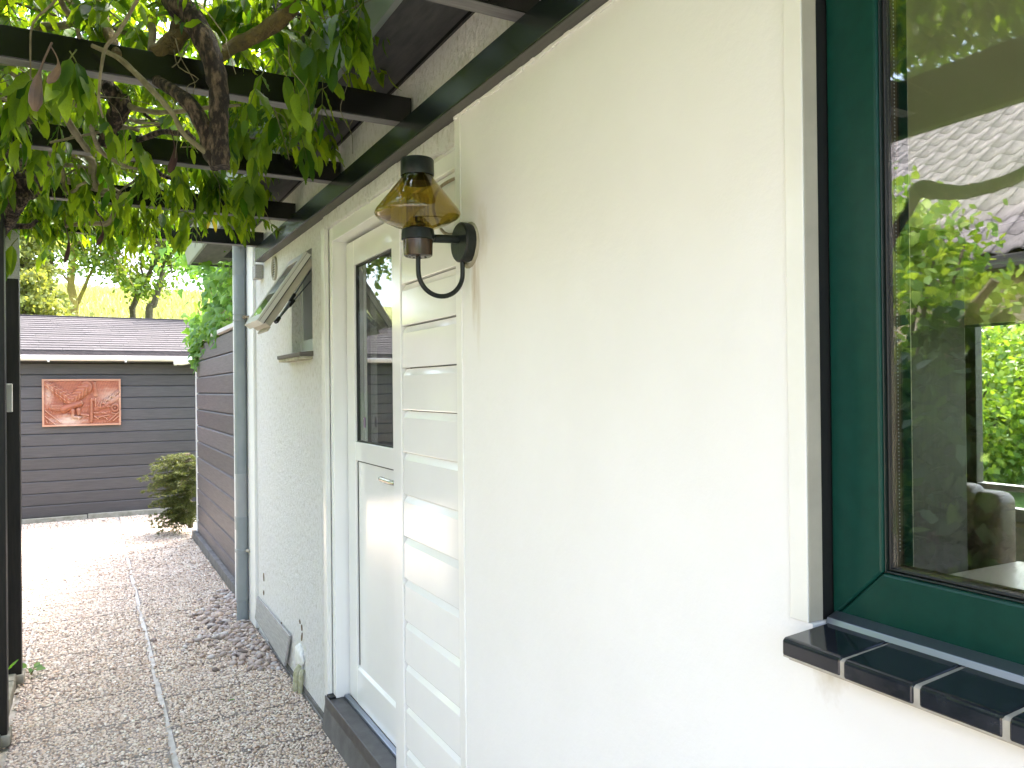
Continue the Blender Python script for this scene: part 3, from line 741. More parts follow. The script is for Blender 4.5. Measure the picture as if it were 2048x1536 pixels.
# blind pulled halfway, curtain behind the door glass
def cloth(name, axis, c, a0, a1, z0, z1, amp, n, mat, label, cat):
    v = []; f = []
    for i in range(n + 1):
        a = a0 + (a1 - a0) * i / n; q = amp * math.sin(i * .9) + amp * .4 * math.sin(i * 2.3)
        for zz in (z0, z1): v.append((c + q, a, zz) if axis == 'x' else (a, c + q, zz))
    for i in range(n): f.append((2 * i, 2 * i + 2, 2 * i + 3, 2 * i + 1))
    o = MB().add(v, f).build(name, mat, None, smooth=True)
    sm = o.modifiers.new('solid', 'SOLIDIFY'); sm.thickness = .002
    tag(o, label, cat); return o
cloth('roller_blind', 'x', 4.72, -.15, 2.9, 1.905, 2.25, .0, 4, M['blind'], 'beige woven roller blind pulled halfway down the garden window', 'blind')
box('blind_bar', 4.712, 4.728, -.15, 2.9, 1.888, 1.904, M['dark'], bpy.data.objects['roller_blind'])
cloth('curtain', 'x', 1.22, 3.02, 3.42, .1, 2.3, .018, 26, M['curtain'], 'grey voile curtain hanging inside the glazed door', 'curtain')
def chain():
    m = MB(); z = 1.38
    while z < 2.3:
        m.lathe([(.0012, -.0024), (.0026, -.0014), (.0031, 0), (.0026, .0014), (.0012, .0024)], (1.105, .757, z), 'z', 6); z += .0080
    m.tube([(1.105, .757, 1.38), (1.105, .757, 2.3)], .0007, 4)
    o = m.build('bead_chain', M['chain'], smooth=True); tag(o, 'cream beaded blind chain hanging inside the green window', 'blind chain')
chain()
def cupboard():
    t = thing('cupboard', 'tall dark brown cupboard standing inside behind the green window', 'cupboard', (3.1, 2.2, .03))
    MB().box(2.95, 3.35, 2.02, 2.9, .03, 2.2).build('cupboard_body', M['dark'], t, .004)
    for zz in (.98, 1.45): MB().box(2.945, 2.9495, 2.03, 2.89, zz, zz + .03).build('shelf_edge', M['beige'], t)
    MB().box(2.94, 2.949, 2.70, 2.86, .1, 2.15).build('door_panel', M['roomw'], t, .002)
cupboard()
def armchair():
    t = thing('armchair', 'brown leather armchair in the room by the garden window', 'armchair', (3.9, 2.3, .03))
    def cush(name, x0, x1, y0, y1, z0, z1, b=.06):
        o = MB().box(x0, x1, y0, y1, z0, z1).build(name, M['leather'], t, b, seg=4); o.data.shade_smooth(); return o
    cush('seat', 3.65, 4.2, 2.05, 2.55, .25, .48)
    cush('backrest', 3.50, 3.68, 1.98, 2.62, .25, 1.06, .05)
    cush('headrest', 3.46, 3.62, 2.08, 2.5, .86, 1.09, .045)
    cush('armrest', 3.62, 4.25, 1.90, 2.04, .15, .66, .045); cush('armrest', 3.62, 4.25, 2.56, 2.70, .15, .66, .045)
    for x, y in ((3.56, 1.95), (3.56, 2.65), (4.2, 1.95), (4.2, 2.65)): MB().tube([(x, y, .03), (x, y, .2)], [.018, .024], 8).build('leg', M['dark'], t)
armchair()
def table():
    t = thing('side_table', 'pale topped low table in front of the brown armchair', 'table', (3.3, 1.8, .03))
    MB().prism([(2.95, 1.45), (3.62, 1.42), (3.66, 1.98), (2.98, 2.0)], 'z', .722, .75).build('tabletop', M['tabletop'], t, .006)
    for x, y in ((3.0, 1.5), (3.57, 1.48), (3.6, 1.92), (3.03, 1.95)): MB().tube([(x, y, .03), (x, y, .721)], .018, 8).build('leg', M['dark'], t)
table()

# ================================================================== PERGOLA
PG = thing('pergola', 'black timber pergola with rafters on posts beside the house wall', 'pergola', (.3, 3, 0))
RY = [-.065, .765, 1.59, 2.43, 3.255, 4.08, 4.915]
o = MB().box(.910, SX - .001, -2.5, 4.97, 2.347, 2.434).build('wall_beam', M['beam'], PG, .004)
MB().tube([(.911, 4.12, 2.405), (.9085, 4.12, 2.405)], .006, 10).build('bolt_hole', M['rubber'], PG)
for i, y in enumerate(RY):
    MB().box(-.345, .955, y, y + .05, 2.4375, 2.522).build('rafter', M['rafter'], PG, .002)
    MB().box(-.345, .955, y + .0015, y + .0485, 2.4345, 2.4373).build('rafter_reflection_strip', M['under'], PG, .001)  # added strip, its grey stands for the bright path's reflection
MB().box(-.41, -.3455, -2.5, 5.3, 2.437, 2.56).build('side_beam', M['rafter'], PG, .003)
MB().box(-.46, -.4105, -2.5, 5.3, 2.40, 2.58).build('side_beam', M['rafter'], PG, .003)
for i, y in enumerate(RY):
    if i in (1, 2, 3, 4): continue
    if i == 0: y = -2.4
    MB().box(-.395, -.322, y - .01, y + .075, .0, 2.434).build('post', M['post'], PG, .003)
    MB().box(-.41, -.31, y - .025, y + .09, .001, .05).build('post_foot', M['concrete'], PG, .006)
MB().box(.915, .965, 4.99, 5.09, 2.25, 2.335).build('support_block', M['greywood'], PG, .004)
MB().box(-.40, -.320, 4.90, 4.9045, 2.16, 2.42).build('post_collar', M['greywood'], PG, .001)
MB().box(.9115, SX - .0015, -2.5, 4.969, 2.3445, 2.3469).build('beam_reflection_strip', M['under2'], PG, .001)  # added strip coloured like the reflection under the beam
# ribbed box on the far post
t = thing('thermometer_box', 'small ribbed grey plastic box screwed to the far pergola post', 'box', (-.37, 4.89, 1.45))
MB().box(-.392, -.352, 4.875, 4.9045, 1.45, 1.60).build('case', M['ribbox'], t, .003)
for q in range(12): MB().box(-.390, -.354, 4.868, 4.8745, 1.456 + q * .012, 1.462 + q * .012).build('rib', M['ribbox'], t)

# ================================================================== WISTERIA
VI = thing('wisteria', 'big wisteria vine with twisted trunks trained over the black pergola', 'vine', (-.33, 5.0, 0))
def px(x, y, Y):
    d = f_ * 1553.55 + r2 * (x - 1024) - u2 * (y - 768); return CAMP + d * (Y / d.y)
def stem(pts, rads, mat, n=10, wob=.12, name='stem', seed=0, k=6):
    P = smoothpts(pts, k); m = len(P)
    rr = np.interp(np.linspace(0, 1, m), np.linspace(0, 1, len(rads)), rads)
    rr = [r * (1 + wob * mnoise.noise((i * .55, seed, 1.7))) for i, r in enumerate(rr)]
    mb = MB().tube(P, rr, n)
    mb.v = [tuple(Vector(v) + Vector([mnoise.noise(Vector(v) * 38 + Vector((q * 9, seed, 0))) for q in range(3)]) * .16 * max(rads)) for v in mb.v]
    return mb.build(name, mat, VI, smooth=True)
stem([px(330, -60, 2.5), px(350, 0, 2.36), px(388, 45, 2.31), px(420, 105, 2.28), px(436, 175, 2.27), px(438, 260, 2.26), px(441, 335, 2.25)], [.036, .038, .034, .03, .026, .0255, .027], M['bark'], 14, seed=1)
stem([px(285, 140, 2.6), px(320, 165, 2.42), px(372, 200, 2.32), px(408, 255, 2.29), px(425, 310, 2.28), px(438, 335, 2.27)], [.012, .016, .021, .022, .024, .02], M['bark'], 12, seed=2)
stem([px(610, -40, 2.2), px(585, 15, 2.25), px(530, 60, 2.3), px(470, 92, 2.33), px(430, 118, 2.32)], [.022, .024, .022, .02, .018], M['barky'], 10, seed=3)
stem([px(570, -30, 2.4), px(562, 10, 2.35), px(565, 40, 2.27)], [.03, .025, .02], M['bark'], 10, seed=31)
stem([px(185, 92, 2.4), px(235, 115, 2.36), px(275, 150, 2.33), px(322, 200, 2.3), px(348, 232, 2.29), px(368, 268, 2.28), px(420, 312, 2.27)], [.006, .0075, .008, .008, .007, .007, .007], M['twig'], 8, seed=4)
stem([px(400, 20, 2.7), px(372, 45, 2.5), px(340, 90, 2.45), px(295, 118, 2.45)], [.03, .03, .026, .018], M['barky'], 10, wob=.3, seed=5)
stem([px(195, -20, 2.7), px(205, 40, 2.6), px(222, 75, 2.5), px(235, 110, 2.42)], [.02, .018, .016, .012], M['barky'], 10, wob=.25, seed=6)
stem([px(200, 160, 2.9), px(232, 195, 2.95), px(240, 212, 2.95), px(225, 250, 3.0), px(205, 290, 3.05)], [.03, .03, .036, .026, .022], M['bark'], 12, wob=.25, seed=7)
stem([px(245, 205, 2.95), px(275, 218, 2.9), px(330, 225, 2.8), px(420, 215, 2.6), px(480, 210, 2.5)], [.012, .010, .008, .006, .004], M['twig'], 8, seed=8)
stem([px(120, 215, 2.7), px(150, 265, 2.8), px(175, 300, 2.9)], [.010, .011, .010], M['twig'], 8, seed=9)
stem([px(155, 60, 2.4), px(165, 110, 2.5), px(172, 215, 2.6), px(180, 245, 2.7), px(200, 300, 3.05), px(245, 330, 3.1), px(275, 338, 3.1)], [.006, .0065, .007, .0075, .008, .007, .005], M['twig'], 8, seed=10)
stem([px(286, -20, 2.0), px(240, 60, 2.05), px(212, 95, 2.1), px(202, 140, 2.12), px(198, 200, 2.15), px(206, 235, 2.2)], [.0045, .0045, .0045, .0035, .003, .0025], M['twig'], 6, seed=11)
stem([px(0, 195, 2.6), px(45, 210, 2.6), px(70, 213, 2.6)], [.005, .005, .004], M['twig'], 6, seed=12)
stem([px(100, 285, 3.0), px(180, 268, 3.05), px(240, 258, 3.0), px(320, 250, 2.9)], [.004, .005, .004, .003], M['twig'], 6, seed=13)
stem([px(260, 235, 2.8), px(275, 245, 2.8), px(320, 246, 2.75)], [.004, .005, .003], M['twig'], 6, seed=14)
stem([px(45, 250, 4.2), px(32, 300, 4.1), px(42, 350, 4.0), px(38, 385, 4.02), px(20, 420, 4.1)], [.03, .034, .034, .036, .04], M['bark'], 12, seed=15)
stem([px(62, 295, 4.2), px(68, 340, 4.05), px(74, 368, 4.0), px(50, 395, 4.0), px(35, 420, 4.05)], [.016, .02, .02, .02, .02], M['bark'], 10, seed=16)
stem([px(70, 360, 4.0), px(95, 345, 3.9), px(130, 330, 3.8), px(220, 345, 3.6)], [.014, .012, .01, .006], M['twig'], 8, seed=17)
stem([px(20, 420, 4.1), (-.40, 4.4, 2.2), (-.43, 4.75, 1.8), (-.45, 4.8, .9), (-.5, 4.85, .0)], [.04, .04, .042, .045, .05], M['bark'], 12, seed=18)
stem([px(8, 448, 4.2), px(30, 452, 4.3), px(60, 452, 4.3), px(75, 440, 4.3)], [.01, .014, .012, .008], M['bark'], 8, seed=19)
stem([px(440, 10, 2.6), px(480, 38, 2.6), px(540, 28, 2.6), px(600, 35, 2.6)], [.025, .022, .018, .016], M['bark'], 10, seed=20)
stem([px(290, 30, 2.6), px(305, 60, 2.5), px(300, 105, 2.45)], [.010, .012, .008], M['twig'], 8, seed=21)
def pm(x, y, X):      # a point of the garden side as the green window mirrors it
    d = f_ * 1553.55 + r2 * (x - 1024) - u2 * (y - 768); t = (2.036 - X) / d.x
    return Vector((X, d.y * t, CAMH + d.z * t))
stem([pm(2200, 240, -.48), pm(2048, 345, -.5), pm(1960, 378, -.5), pm(1890, 385, -.5), pm(1838, 378, -.52), pm(1822, 410, -.5), pm(1795, 455, -.48), pm(1760, 520, -.46)], [.022, .020, .022, .026, .03, .018, .018, .02], M['bark'], 10, seed=40)
stem([pm(1900, 900, -1.5), pm(1880, 760, -1.5), pm(1930, 640, -1.5), pm(1990, 560, -1.5)], [.03, .028, .024, .02], M['twig'], 8, seed=41)
for q in range(16):
    x, y, z = rnd.uniform(-.34, .25), rnd.uniform(2.6, 4.2), rnd.uniform(2.42, 2.56); d = Vector((rnd.gauss(.5, .6), rnd.gauss(0, .6), 0)).normalized(); P = [Vector((x, y, z))]
    for k in range(6):
        d = (d + Vector((rnd.gauss(0, .4), rnd.gauss(0, .4), rnd.gauss(0, .22)))).normalized(); P.append(P[-1] + d * rnd.uniform(.06, .12)); P[-1].z = min(2.6, max(2.37, P[-1].z)); P[-1].x = min(.7, P[-1].x)
    r = rnd.uniform(.006, .016); stem(P, [r, r * 1.1, r * .8, r * .6], M['bark'] if q % 2 else M['twig'], 8, .25, seed=50 + q, k=4)
# many thin shoots through the mat
tw = MB()
for q in range(150):
    y = rnd.uniform(1.3, 5.2); x = rnd.uniform(-.6, .75); z = rnd.uniform(2.46, 2.85)
    P = [Vector((x, y, z))]; d = Vector((rnd.gauss(0, 1), rnd.gauss(0, 1), rnd.gauss(0, .25))).normalized()
    for s in range(5):
        d = (d + Vector((rnd.gauss(0, .35), rnd.gauss(0, .35), rnd.gauss(-.02, .22)))).normalized(); P.append(P[-1] + d * .11)
    if any(p.x > .78 or p.z < 2.36 for p in P): continue
    r = rnd.choice((.002, .003, .004, .007)); tw.tube(smoothpts(P, 3), list(np.linspace(r, r * .5, 16)), 5)
for q in range(40):     # hanging tendrils
    y = rnd.uniform(2.0, 4.9); x = rnd.uniform(-.3, .78); P = [Vector((x, y, 2.52))]
    for s in range(4): P.append(P[-1] + Vector((rnd.gauss(.01, .02), rnd.gauss(0, .02), -rnd.uniform(.03, .065))))
    tw.tube(smoothpts(P, 3), list(np.linspace(.0016, .0009, 13)), 4)
o = tw.build('shoots', M['twig'], VI, smooth=True); tag(o, kind='stuff')
# seed pods
def pod(a, b, r, mat, bend=.02):
    a, b = Vector(a), Vector(b); n = 9; P = [a.lerp(b, i / n) + Vector((bend * math.sin(i / n * 3), 0, 0)) for i in range(n + 1)]
    rr = [r * (.12 + (t ** 1.3) * math.sqrt(max(0.0, 1 - ((t - .72) / .285) ** 2)) * 1.0) if t > .15 else r * .14 for t in [i / n for i in range(n + 1)]]
    mb = MB().tube(P, rr, 8); mb.v = [(v[0], v[1], v[2]) for v in mb.v]
    mb.build('seed_pod', mat, VI, smooth=True)
pod(px(104, 85, 1.95), px(72, 222, 1.97), .017, M['pod'], -.01)
pod(px(100, 90, 1.95), px(92, 165, 1.95), .011, M['pod'])
pod(px(339, 255, 2.9), px(336, 345, 2.92), .015, M['podd']); pod(px(128, 440, 4.2), px(128, 525, 4.2), .012, M['podd']); pod(px(200, 440, 4.1), px(192, 490, 4.15), .014, M['podd'])

LF = []       # leaflets: pos, dir, normal, length, variant
stalk = MB()
def compound(P, d, L, pairs, lsize, droop=.9, hang=1.0):
    """pinnate leaf: stalk curving down, paired leaflets hanging"""
    P = Vector(P); d = Vector(d).normalized(); pts = [P.copy()]; n = 6
    for i in range(n):
        d = (d + Vector((0, 0, -droop / n * 1.2))).normalized(); pts.append(pts[-1] + d * L / n)
    stalk.tube(pts, list(np.linspace(.0022, .0010, n + 1)), 3, cap=False)
    side = d.cross(Vector((0, 0, 1)))
    if side.length < .2: side = Vector((rnd.gauss(0, 1), rnd.gauss(0, 1), 0))
    side.normalize()
    for k in range(pairs + 1):
        t = .3 + .7 * k / pairs; i = min(n - 1, int(t * n)); q = pts[i].lerp(pts[i + 1], t * n - i) if i < n else pts[-1]
        dl = (pts[i + 1] - pts[i]).normalized()
        for s in ((-1, 1) if k < pairs else (0,)):
            ld = (side * s * rnd.uniform(.55, 1.0) + dl * rnd.uniform(.35, .75) + Vector((0, 0, -hang * rnd.uniform(.45, 1.2))) + Vector((rnd.gauss(0, .2), rnd.gauss(0, .2), 0))).normalized()
            nr = (Vector((0, 0, 1)) + side * s * .8 - dl * .3 + Vector((rnd.gauss(0, .45), rnd.gauss(0, .45), rnd.gauss(0, .3))))
            l = lsize * rnd.uniform(.75, 1.15) * (.8 + .4 * math.sin(math.pi * t))
            LF.append((tuple(q), tuple(ld), tuple(nr), l, rnd.randrange(4)))
def allowed(x, y):
    if y > 4.4 and x > .55 - (y - 4.4) * .75: return False
    return x < .74
# upper mat
cnt = 0
while cnt < 3000:
    x, y = rnd.uniform(-1.0, .74), rnd.uniform(-.4, 5.35)
    if not allowed(x, y): continue
    z = 2.60 + abs(rnd.gauss(.14, .14))
    if y < 2.3: z += .10
    if y > 4.2: z = 2.48 + abs(rnd.gauss(.06, .12))
    a = rnd.uniform(0, 6.28); cnt += 1
    compound((x, y, z), (math.cos(a), math.sin(a), rnd.uniform(-.1, .6)), rnd.uniform(.16, .27), rnd.randint(4, 6), rnd.uniform(.052, .080), rnd.uniform(.5, 1.3), rnd.uniform(.5, 1.2))
# sprays hanging below the rafters
cnt = 0
while cnt < 70:
    x, y = rnd.uniform(-.5, .70), rnd.uniform(2.55, 5.2)
    if not allowed(x + .06, y): continue
    if any(yy - .05 < y < yy + .03 for yy in RY) : continue
    a = rnd.uniform(0, 6.28); cnt += 1
    compound((x, y, 2.53 + rnd.uniform(-.05, .05)), (math.cos(a) * .5, math.sin(a) * .5, -.5), rnd.uniform(.14, .24), rnd.randint(3, 5), rnd.uniform(.07, .098), rnd.uniform(.6, 1.2), 1.2)
# placed sprays, as in the photograph
for (X, Yp, Yd, L, ls) in ((690, 5, 2.05, .16, .105), (720, -10, 2.0, .14, .11), (640, 30, 2.2, .2, .09), (655, 95, 2.25, .2, .09), (540, 100, 2.2, .22, .085), (135, 95, 2.2, .1, .1), (560, 205, 2.75, .22, .1), (600, 200, 2.9, .2, .1), (500, 225, 3.1, .18, .1), (640, 260, 3.2, .14, .085), (430, 330, 3.5, .15, .12), (500, 340, 3.55, .14, .12), (195, 300, 3.5, .22, .1), (140, 320, 3.6, .2, .1), (330, 300, 3.5, .2, .1), (370, 320, 3.6, .2, .1), (300, 380, 4.2, .24, .1), (240, 390, 4.2, .2, .1), (390, 395, 4.5, .16, .09), (90, 120, 2.5, .16, .1), (30, 150, 2.6, .16, .1), (230, 380, 4.6, .3, .09), (280, 430, 4.9, .28, .08), (30, 480, 4.5, .16, .11)):
    q = px(X, Yp, Yd)
    for s in range(2):
        a = rnd.uniform(0, 6.28)
        compound(q + Vector((rnd.gauss(0, .02), rnd.gauss(0, .03), 0)), (math.cos(a) * .5, math.sin(a) * .5, -.6), L, 3, ls, .8, 1.4)
def emit_leaves(LF, parent, mjoin, msingle, bases, nmax, leafname, restname, mind=0.0):
    pos = np.array([l[0] for l in LF]); d = np.array([l[1] for l in LF]); nr = np.array([l[2] for l in LF]); ln = np.array([l[3] for l in LF]); va = np.array([l[4] for l in LF])
    rot = frames(d, nr)
    # which ones show: one ray from the camera to each blade's middle
    allv, allf, own, off = [], [], [], 0
    tris = []
    for b in range(len(bases)):
        i = np.where(va == b)[0]
        if not len(i): continue
        v, f = scatter(bases[b][0], bases[b][1], pos[i], rot[i], ln[i])
        allv.append(v); tris.append(f + off); own.append(np.repeat(i, len(bases[b][1]))); off += len(v)
    V = np.concatenate(allv); own = np.concatenate(own)
    polys = [tuple(map(int, q)) for f in tris for q in f]
    bvh = BVHTree.FromPolygons([tuple(p) for p in V.tolist()], polys)
    mid = pos + norm(d) * (ln * .5)[:, None]
    c = np.array(CAMP); rel = mid - c
    zf = rel @ np.array(f_); sx = rel @ np.array(r2) / zf * 1553.55; sy = rel @ np.array(u2) / zf * 1553.55
    inside = (zf > .3) & (abs(sx) < 1040) & (abs(sy) < 785)
    sc = []
    for i in np.where(inside)[0]:
        dr = Vector(rel[i]); h = bvh.ray_cast(CAMP, dr.normalized(), dr.length + .05)
        if h[2] is not None and own[h[2]] != i and h[3] < dr.length - .004: continue
        face = abs(float(np.dot(norm(rel[i]), rot[i][:, 2])))
        sc.append((ln[i] ** 2 * (.15 + face) / zf[i] ** 2, i))
    sc.sort(reverse=True); big = [i for s_, i in sc[:nmax]]
    mes = [npmesh(leafname, b[0], b[1], msingle, True) for b in bases]
    for i in big:
        o = bpy.data.objects.new(leafname, mes[va[i]]); link(o)
        mt = Matrix([list(rot[i][r] * ln[i]) + [pos[i][r]] for r in range(3)] + [[0, 0, 0, 1]])
        o.parent = parent; o.matrix_parent_inverse = Matrix.Translation(-Vector(parent['_base'])); o.matrix_basis = mt
    rest = np.ones(len(pos), bool); rest[big] = False
    vs, fs, off = [], [], 0
    for b in range(len(bases)):
        i = np.where((va == b) & rest)[0]
        if not len(i): continue
        v, f = scatter(bases[b][0], bases[b][1], pos[i], rot[i], ln[i]); vs.append(v); fs.append(f + off); off += len(v)
    o = npobj(restname, np.concatenate(vs), np.concatenate(fs), mjoin, parent, True); tag(o, kind='stuff')
emit_leaves(LF, VI, M['leaf'], M['leafo'], LEAVES, 300, 'leaf', 'foliage')
o = stalk.build('leaf_stalks', M['stemg'], VI); tag(o, kind='stuff')
for (a, b) in (((418, 438), (416, 458)), ((426, 436), (434, 464))):
    p0, p1 = px(*a, 4.5), px(*b, 4.5); dv = np.array(p1 - p0)
    fr = frames(dv[None], np.array([[.2, -1, .1]]))[0]; l = float(np.linalg.norm(dv))
    o = bpy.data.objects.new('yellow_leaf', npmesh('yellow_leaf', LEAVES[0][0], LEAVES[0][1], M['leafy'], True)); link(o)
    o.parent = VI; o.matrix_parent_inverse = Matrix.Translation(-Vector(VI['_base'])); o['label'] = 'yellowed leaf'
    o.matrix_basis = Matrix([list(fr[r] * l) + [p0[r]] for r in range(3)] + [[0, 0, 0, 1]])

# ================================================================== WALL LAMP
def lamp():
    t = thing('wall_lamp', 'old outdoor wall lamp with amber glass shade on a black bracket', 'lamp', (W, 1.98, 1.96))
    ax, ay = .793, 1.98
    # back plate with knocked edge
    MB().lathe([(.052, .914), (.056, .918), (.056, .935), (.052, .9495)], (0, ay, 1.96), 'x', 28).build('back_plate', M['iron'], t, smooth=True)
    MB().tube([(.916, ay, 1.968), (.838, ay, 1.964)], .0115, 12).build('arm', M['iron'], t, smooth=True)
    P = [(ax, ay, 1.912)]
    for q in range(13):
        a = math.pi + math.pi * q / 12; P.append((ax + .0665 + .0665 * math.cos(a), ay, 1.872 + .0665 * math.sin(a)))
    P.append((ax + .133, ay, 1.91))
    MB().tube(smoothpts(P, 2), .0068, 10).build('hoop', M['iron'], t, smooth=True)
    MB().lathe([(.034, 1.910), (.0385, 1.913), (.0395, 1.918), (.0405, 1.952), (.0405, 1.955)], (ax, ay, 0), 'z', 28).build('base_cup', M['ironb'], t, smooth=True)
    MB().lathe([(.0425, 1.9555), (.045, 1.957), (.045, 1.972), (.043, 1.984), (.040, 1.986)], (ax, ay, 0), 'z', 28).build('collar', M['iron'], t, smooth=True)
    for q in range(7):
        a = q * .9; MB().lathe([(.003, 1.9085), (.003, 1.9098)], (ax + .022 * math.cos(a), ay + .022 * math.sin(a), 0), 'z', 8).build('vent_hole', M['rubber'], t)
    prof = [(.041, 1.986), (.060, 1.992), (.085, 2.003), (.106, 2.014), (.114, 2.020), (.117, 2.026), (.116, 2.032), (.112, 2.039), (.085, 2.073), (.060, 2.104), (.046, 2.122), (.043, 2.130), (.043, 2.142)]
    MB().lathe(prof, (ax, ay, 0), 'z', 48, cap=False).build('glass_shade', M['amber'], t, smooth=True)
    MB().lathe([(.045, 2.130), (.0455, 2.132), (.0455, 2.172), (.043, 2.176), (.0, 2.177)], (ax, ay, 0), 'z', 32, cap=False).build('cap', M['iron'], t, smooth=True)
    MB().lathe([(.0, 2.131), (.036, 2.1315), (.040, 2.118), (.038, 2.110), (.0, 2.108)], (ax, ay, 0), 'z', 24, cap=False).build('cap_lining', M['rubber'], t, smooth=True)
    MB().lathe([(.030, 1.990), (.030, 2.07), (.028, 2.078), (.0, 2.079)], (ax, ay, 0), 'z', 24, cap=False).build('inner_tube', M['clear'], t, smooth=True)
    for q in range(14):
        a = q * 2 * math.pi / 14; MB().tube([(ax + .0305 * math.cos(a), ay + .0305 * math.sin(a), 1.992), (ax + .0305 * math.cos(a), ay + .0305 * math.sin(a), 2.07)], .0012, 4).build('tube_rib', M['clear'], t)
    MB().lathe([(.022, 1.987), (.022, 2.000), (.014, 2.006), (.013, 2.02), (.0, 2.024)], (ax, ay, 0), 'z', 20, cap=False).build('bulb_socket', M['ironb'], t, smooth=True)
    MB().lathe([(.034, .9505), (.066, .9495), (.060, .946), (.055, .944)], (0, ay + .004, 1.955), 'x', 20, cap=False).build('plaster_ring', M['stucco_old'], t, smooth=True)
    MB().tube(smoothpts([(.962, 2.045, 2.165), (.950, 2.09, 2.168), (.940, 2.16, 2.160), (.936, 2.20, 2.135), (.942, 2.215, 2.09), (.946, 2.15, 2.02), (.946, 2.03, 1.995)]), .005, 8).build('cable', M['cable'], t, smooth=True)
lamp()

# ================================================================== DRAIN PIPE
def pipe():
    t = thing('drain_pipe', 'grey plastic downpipe running down the house corner', 'downpipe', (.91, 5.5, 0))
    ox, oy = .905, 5.5; r = .040
    MB().lathe([(r, .99), (r, 2.33)], (ox, oy, 0), 'z', 28).build('pipe', M['zinc'], t, smooth=True)
    MB().lathe([(r - .001, .62), (r - .001, .9895)], (ox + .001, oy, 0), 'z', 28).build('pipe_sleeve', M['pipel'], t, smooth=True)
    MB().lathe([(r - .002, -.01), (r - .002, .13)], (ox + .002, oy, 0), 'z', 28).lathe([(r + .001, .131), (r + .001, .135)], (ox + .002, oy, 0), 'z', 28).lathe([(r, .136), (r, .62)], (ox + .002, oy, 0), 'z', 28).lathe([(r + .003, .615), (r + .003, .70)], (ox + .001, oy, 0), 'z', 28).build('lower_pipe', M['zinc'], t, smooth=True)
    MB().lathe([(r + .002, 2.33), (r + .004, 2.335), (r + .004, 2.60)], (ox, oy, 0), 'z', 28).build('socket', M['zinc'], t, smooth=True)
    for z in (2.02, 2.06): MB().lathe([(r + .0005, z), (r + .004, z + .002), (r + .004, z + .010), (r + .0005, z + .012)], (ox, oy, 0), 'z', 28, cap=False).build('pipe_clip', M['zinc'], t, smooth=True)
    for z in (.46,): MB().lathe([(r + .001, z), (r + .005, z + .002), (r + .005, z + .020), (r + .001, z + .022)], (ox + .002, oy, 0), 'z', 28, cap=False).build('pipe_clip', M['zinc'], t, smooth=True)
    MB().tube([(.93, 5.44, 2.045), (.944, 5.38, 2.045)], .006, 8).tube([(.925, 5.455, 2.045), (.93, 5.44, 2.045)], .013, 8).build('clip_screw', M['cable'], t, smooth=True)
    MB().tube([(.93, 5.45, .475), (.944, 5.42, .475)], .010, 8).build('clip_screw', M['beige'], t, smooth=True)
pipe()
# grey plank leaning on the stucco foot
o = MB().add([(.944, 5.27, .065), (.955, 5.24, .215), (.944, 4.275, .222), (.934, 4.36, .035), (.962, 5.27, .065), (.964, 5.24, .215), (.956, 4.275, .222), (.948, 4.36, .035)],
    [(0, 1, 2, 3), (4, 7, 6, 5), (0, 4, 5, 1), (1, 5, 6, 2), (2, 6, 7, 3), (3, 7, 4, 0)]).build('plank', M['greywood'], None, .002)
tag(o, 'weathered grey plank leaning against the foot of the stucco wall', 'plank')
o = MB().box(.975, .99, 5.62, 6.06, .03, .20).build('plank', M['greywood'], None, .002); tag(o, 'short pale plank standing on edge behind the drain pipe', 'plank')
def foam():
    t = thing('pipe_stub', 'broken pipe stub wrapped in white foam at the foot of the stucco wall', 'pipe stub', (.94, 4.1, 0))
    bm = bmesh.new(); bmesh.ops.create_icosphere(bm, subdivisions=3, radius=1)
    for v in bm.verts:
        v.co *= 1 + .28 * mnoise.noise(v.co * 1.8); v.co = Vector((v.co.x * .016, v.co.y * .085, v.co.z * .062)) * (1 + .25 * mnoise.noise(v.co * 4.5)) + Vector((.960, 4.10, .165))
    me = bpy.data.meshes.new('foam_lump'); bm.to_mesh(me); bm.free(); me.shade_smooth(); me.materials.append(M['foam'])
    o = bpy.data.objects.new('foam_lump', me); link(o); setp(o, t)
    MB().tube(smoothpts([(.955, 4.06, .13), (.938, 4.06, .10), (.932, 4.06, .05), (.932, 4.065, .0)]), [.014, .019, .018, .017], 12).build('stub', M['algae'], t, smooth=True)
    MB().tube(smoothpts([(.955, 4.015, .12), (.945, 4.015, .09), (.942, 4.02, .0)]), [.010, .013, .012], 10).build('stub', M['algae'], t, smooth=True)
foam()

# ================================================================== TIMBER WALL, SHED
def timberwall():
    t = thing('timber_wall', 'wall of dark horizontal boards between the drain pipe and the shed', 'timber wall', (1.0, 7.4, 0))
    X = 1.0; z = .04; i = 0
    while z < 2.02:
        z1 = min(z + .1655, 2.04)
        MB().prism([(X + .02, z + .004), (X, z + .004), (X - .003, z1 - .014), (X + .010, z1 - .003), (X + .02, z1 - .003)], 'y', 6.07, 8.72).build('board', M['wallb'], t, .002); z = z1
    MB().box(X + .021, 1.08, 6.06, 8.80, .0, 2.05).build('backing', M['rubber'], t)
    MB().box(X - .012, X + .04, 8.722, 8.745, .05, 2.06).build('end_trim', M['whitepvc'], t, .002)
    MB().prism([(X - .02, 2.042), (X - .02, 2.075), (1.11, 2.095), (1.11, 2.042)], 'y', 6.05, 8.8).build('cap', pmat('pale wall capping', (.5, .48, .47), .6), t, .003)
    y = 6.1
    while y < 8.75:
        box('footing_brick', .955, .998, y, y + .205, .0, .085, M['plinth'], t, .004); y += .212
    MB().box(1.09, 3.0, 8.70, 8.79, 0, 2.05).build('end_wall', M['shedb'], t)
timberwall()
